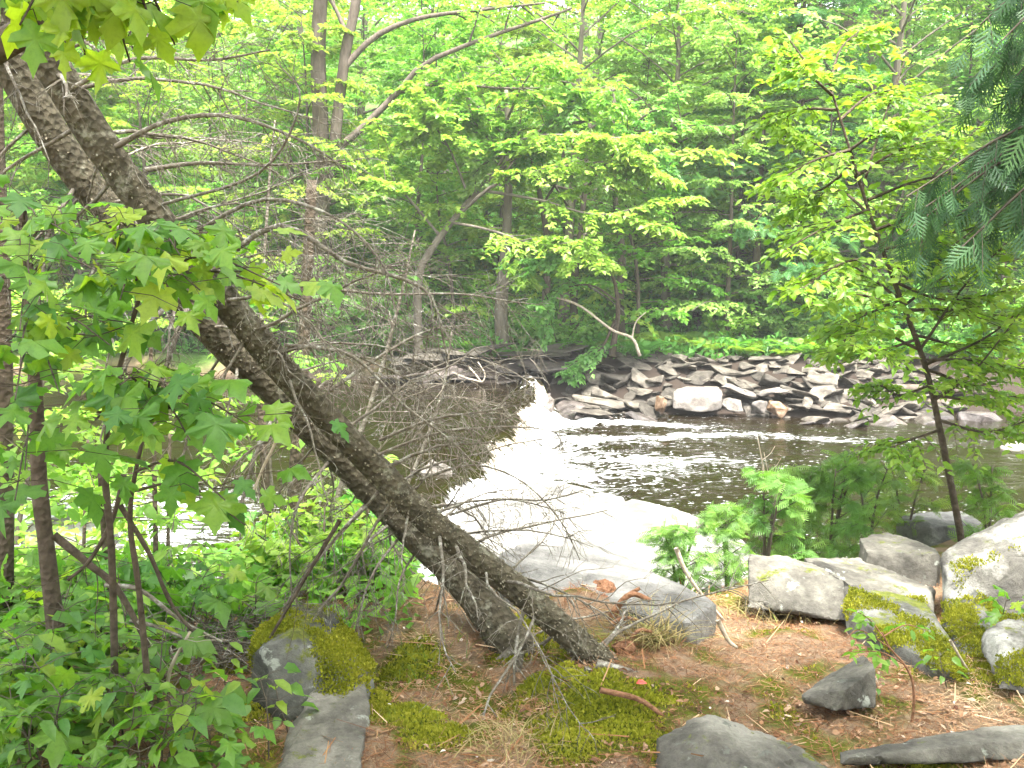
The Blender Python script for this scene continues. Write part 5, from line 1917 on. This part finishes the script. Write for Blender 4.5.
def grass(name, label, px, py, n, rad, ln, seed, mat, Yoff=0):
    r = np.random.default_rng(seed)
    g = on_ground(px, py)
    L = Leaves()
    a = r.random(n) * 6.28
    d = np.stack([np.cos(a), np.sin(a), 1.1 + .8 * r.random(n)], -1)
    xx, yy = g[0] + r.normal(size=n) * rad, g[1] + r.normal(size=n) * rad
    L.add(np.stack([xx, yy, H(xx, yy) - .005], -1), np.stack([-np.cos(a), -np.sin(a), .6 + 0 * a], -1), d, ln * (.5 + .7 * r.random(n)), np.clip(.4 + .3 * r.normal(size=n), 0, 1))
    t = np.linspace(0, 1, 6)
    v, f = [], []
    for q, tt in enumerate(t):
        wd = .016 * (1 - tt) + .002
        v += [(-wd, tt * (1 - .1 * tt), .0 - .42 * tt * tt), (wd, tt * (1 - .1 * tt), .0 - .42 * tt * tt)]
    for q in range(5):
        i = 2 * q
        f += [(i, i + 1, i + 3), (i, i + 3, i + 2)]
    return tag(L.build(name, (np.array(v), np.array(f)), mat, origin=g), label, 'grass', None, 'stuff')


grass('dry_grass', 'tuft of arching straw coloured grass at the pale boulder foot', 655, 640, 260, .05, .22, 1, M['grass_dry'])
grass('dry_grass', 'straw grass wisps between the leafy hollow and moss', 505, 745, 150, .09, .13, 2, M['grass_dry'])
grass('dry_grass', 'dry grass thatch draped below the blunt grey block', 770, 615, 260, .14, .14, 3, M['grass_dry'])
grass('dry_grass', 'dry grass thatch under the flat topped grey rock', 820, 608, 200, .14, .12, 4, M['grass_dry'])
grass('short_grass', 'thin green grass on the moss mat left of the hollow', 420, 715, 260, .09, .06, 5, M['grass_green'])
grass('short_grass', 'green grass blades by the foot of the back spruce', 420, 665, 120, .12, .12, 6, M['grass_green'])

# root stub with bent broken ends beside the boulder
rb_ = on_ground(618, 622)
root = empty('root_stub', rb_, 'reddish broken root stub curling up beside the dry grass', 'root')
for k, (pts, Yd, r0) in enumerate((([(610, 622), (618, 606), (632, 594), (650, 600)], 4.25, .018), ([(614, 620), (622, 600), (640, 588)], 4.3, .014), ([(612, 624), (624, 618), (638, 620)], 4.2, .010), ([(628, 650), (632, 638), (640, 630), (652, 632)], 4.1, .011))):
    W = Wood()
    W.tube(spline(PP(pts, Yd), 12), np.linspace(r0, r0 * .55, 12), 8, rough=.15, seed=k)
    W.build('root', M['wood_root'], root)
# earth-and-bark clods heaped around the stub
for k, (px, py, Yd, s_, lb) in enumerate(((598, 590, 4.55, .14, 'upper dark peaty clod against the pale boulder top'), (604, 606, 4.45, .13, 'lower dark peaty clod behind the root stub'), (622, 648, 4.05, .1, 'crumbly dark clod between trunk foot and dry grass'))):
    r = np.random.default_rng(600 + k)
    pts = P(px, py, Yd) + unit(r.normal(size=(14, 3))) * np.array((1, 1, .6)) * s_ * .6
    rock('peat_clod', pts, M['wood_root'], lb, cat='clod', amp=.09, smooth_it=1, seed=600 + k)
# roots spreading from the scaly trunk's foot
for k, (pts, Yd, r0, lb) in enumerate((([(596, 664), (640, 676), (662, 690)], 3.72, .02, 'exposed root running right from the scaly trunk foot'), ([(588, 668), (580, 690), (545, 700)], 3.66, .016, 'exposed root bending down over the mossy mound'),
                                      ([(512, 650), (490, 668), (462, 676)], 3.98, .022, 'root flaring left from the thicker spruce foot'), ([(520, 652), (516, 680), (500, 704)], 3.86, .018, 'root creeping from the thicker spruce foot into the leafy hollow'))):
    W = Wood()
    c = spline(PP(pts, Yd), 14)
    W.tube(c, np.linspace(r0, r0 * .5, 14), 8, rough=.12, seed=k)
    tag(W.build('exposed_root', M['twig_dead'], origin=c[0]), lb, 'root')
# one red leaf
L = Leaves()
g = on_ground(636, 690)
L.add(g + ZAX * .03, (0, -.5, .8), (1, .2, .1), .045, .5)
mred, N_, L_, out_ = new_mat('red_leaf')
bb = N_("ShaderNodeBsdfPrincipled", i_Roughness=.6)
bb.inputs["Base Color"].default_value = (.5, .07, .05, 1)
L_(bb.outputs[0], out_.inputs["Surface"])
tag(L.build('red_leaf', T_OVATE, mred, origin=g), 'single red fallen leaf beside the scaly trunk foot', 'leaf')

# the thin seedling on the path
g = on_ground(912, 722)
st = [g] + PP([(914, 700, g[1]), (912, 680, g[1]), (904, 664, g[1]), (890, 648, g[1] + .03), (882, 632, g[1] + .05)], 3.5)
near_tree('tree_seedling', 'thin reddish stemmed seedling with small leaves behind the long flat slab', (st, .006, .003),
          [([P(904, 664, 3.5), P(880, 652, 3.5), P(850, 652, 3.45)], .003, .0015), ([P(890, 648, 3.55), P(860, 630, 3.55), P(845, 640, 3.5)], .003, .0015), ([P(884, 636, 3.55), P(905, 625, 3.6), P(925, 630, 3.6)], .003, .0015), ([P(886, 640, 3.55), P(870, 620, 3.6), P(858, 612, 3.6)], .003, .0015)],
          M['birch'], M['wood_root'], T_OVATE, .042, 97, 5, 3, .08, cat='seedling', tint=(.35, .2), twigwood=False)

# prototypes that found no place are removed
for kd, lst in PROTO.items():
    for q, r in enumerate(lst):
        if (kd, q) not in used_proto:
            for ch in list(r.children):
                bpy.data.objects.remove(ch)
            bpy.data.objects.remove(r)

# trees of the wood behind and beside the camera: their crowns shade the near bank
for k, (x, y, kd, q, sc, lb) in enumerate(((2.6, -1.2, 'ash_tree', 0, 1.0, 'tall cool green hardwood behind the viewpoint at the path'),
                                           (5.6, .6, 'birch_tree', 1, 1.2, 'green hardwood beside the viewpoint past the cedar'),
                                           (.8, -4.0, 'maple_tree', 0, 1.3, 'lime maple farther behind the viewpoint'), (.6, -.4, 'birch_tree', 2, 1.3, 'green hardwood standing closest behind the viewpoint'),
                                           (5.0, -2.6, 'ash_tree', 1, 1.0, 'tall cool green hardwood behind the viewpoint on the cedar side'))):
    src = PROTO[kd][q]
    o = dup(src, (x, y, Hs(x, y)), k * 1.3, sc, lb)
    if 'group' in o:
        del o['group']


# thin pale volume added to lift the blacks of the far forest
bm = bmesh.new()
bmesh.ops.create_cube(bm, size=1.0)
me = bpy.data.meshes.new('haze')
bm.to_mesh(me)
bm.free()
hz = bpy.data.objects.new('haze', me)
COL.objects.link(hz)
hz.scale = (700, 580, 110)
hz.location = (0, 40, 48)
mh, N_, L_, out_ = new_mat('haze')
vol = N_("ShaderNodeVolumePrincipled")
vol.inputs["Color"].default_value = (.95, .97, .93, 1)
vol.inputs["Density"].default_value = .0013
L_(vol.outputs[0], out_.inputs["Volume"])
me.materials.append(mh)
tag(hz, 'pale haze added to lighten the dark gaps of the far forest', 'haze', None, 'stuff')
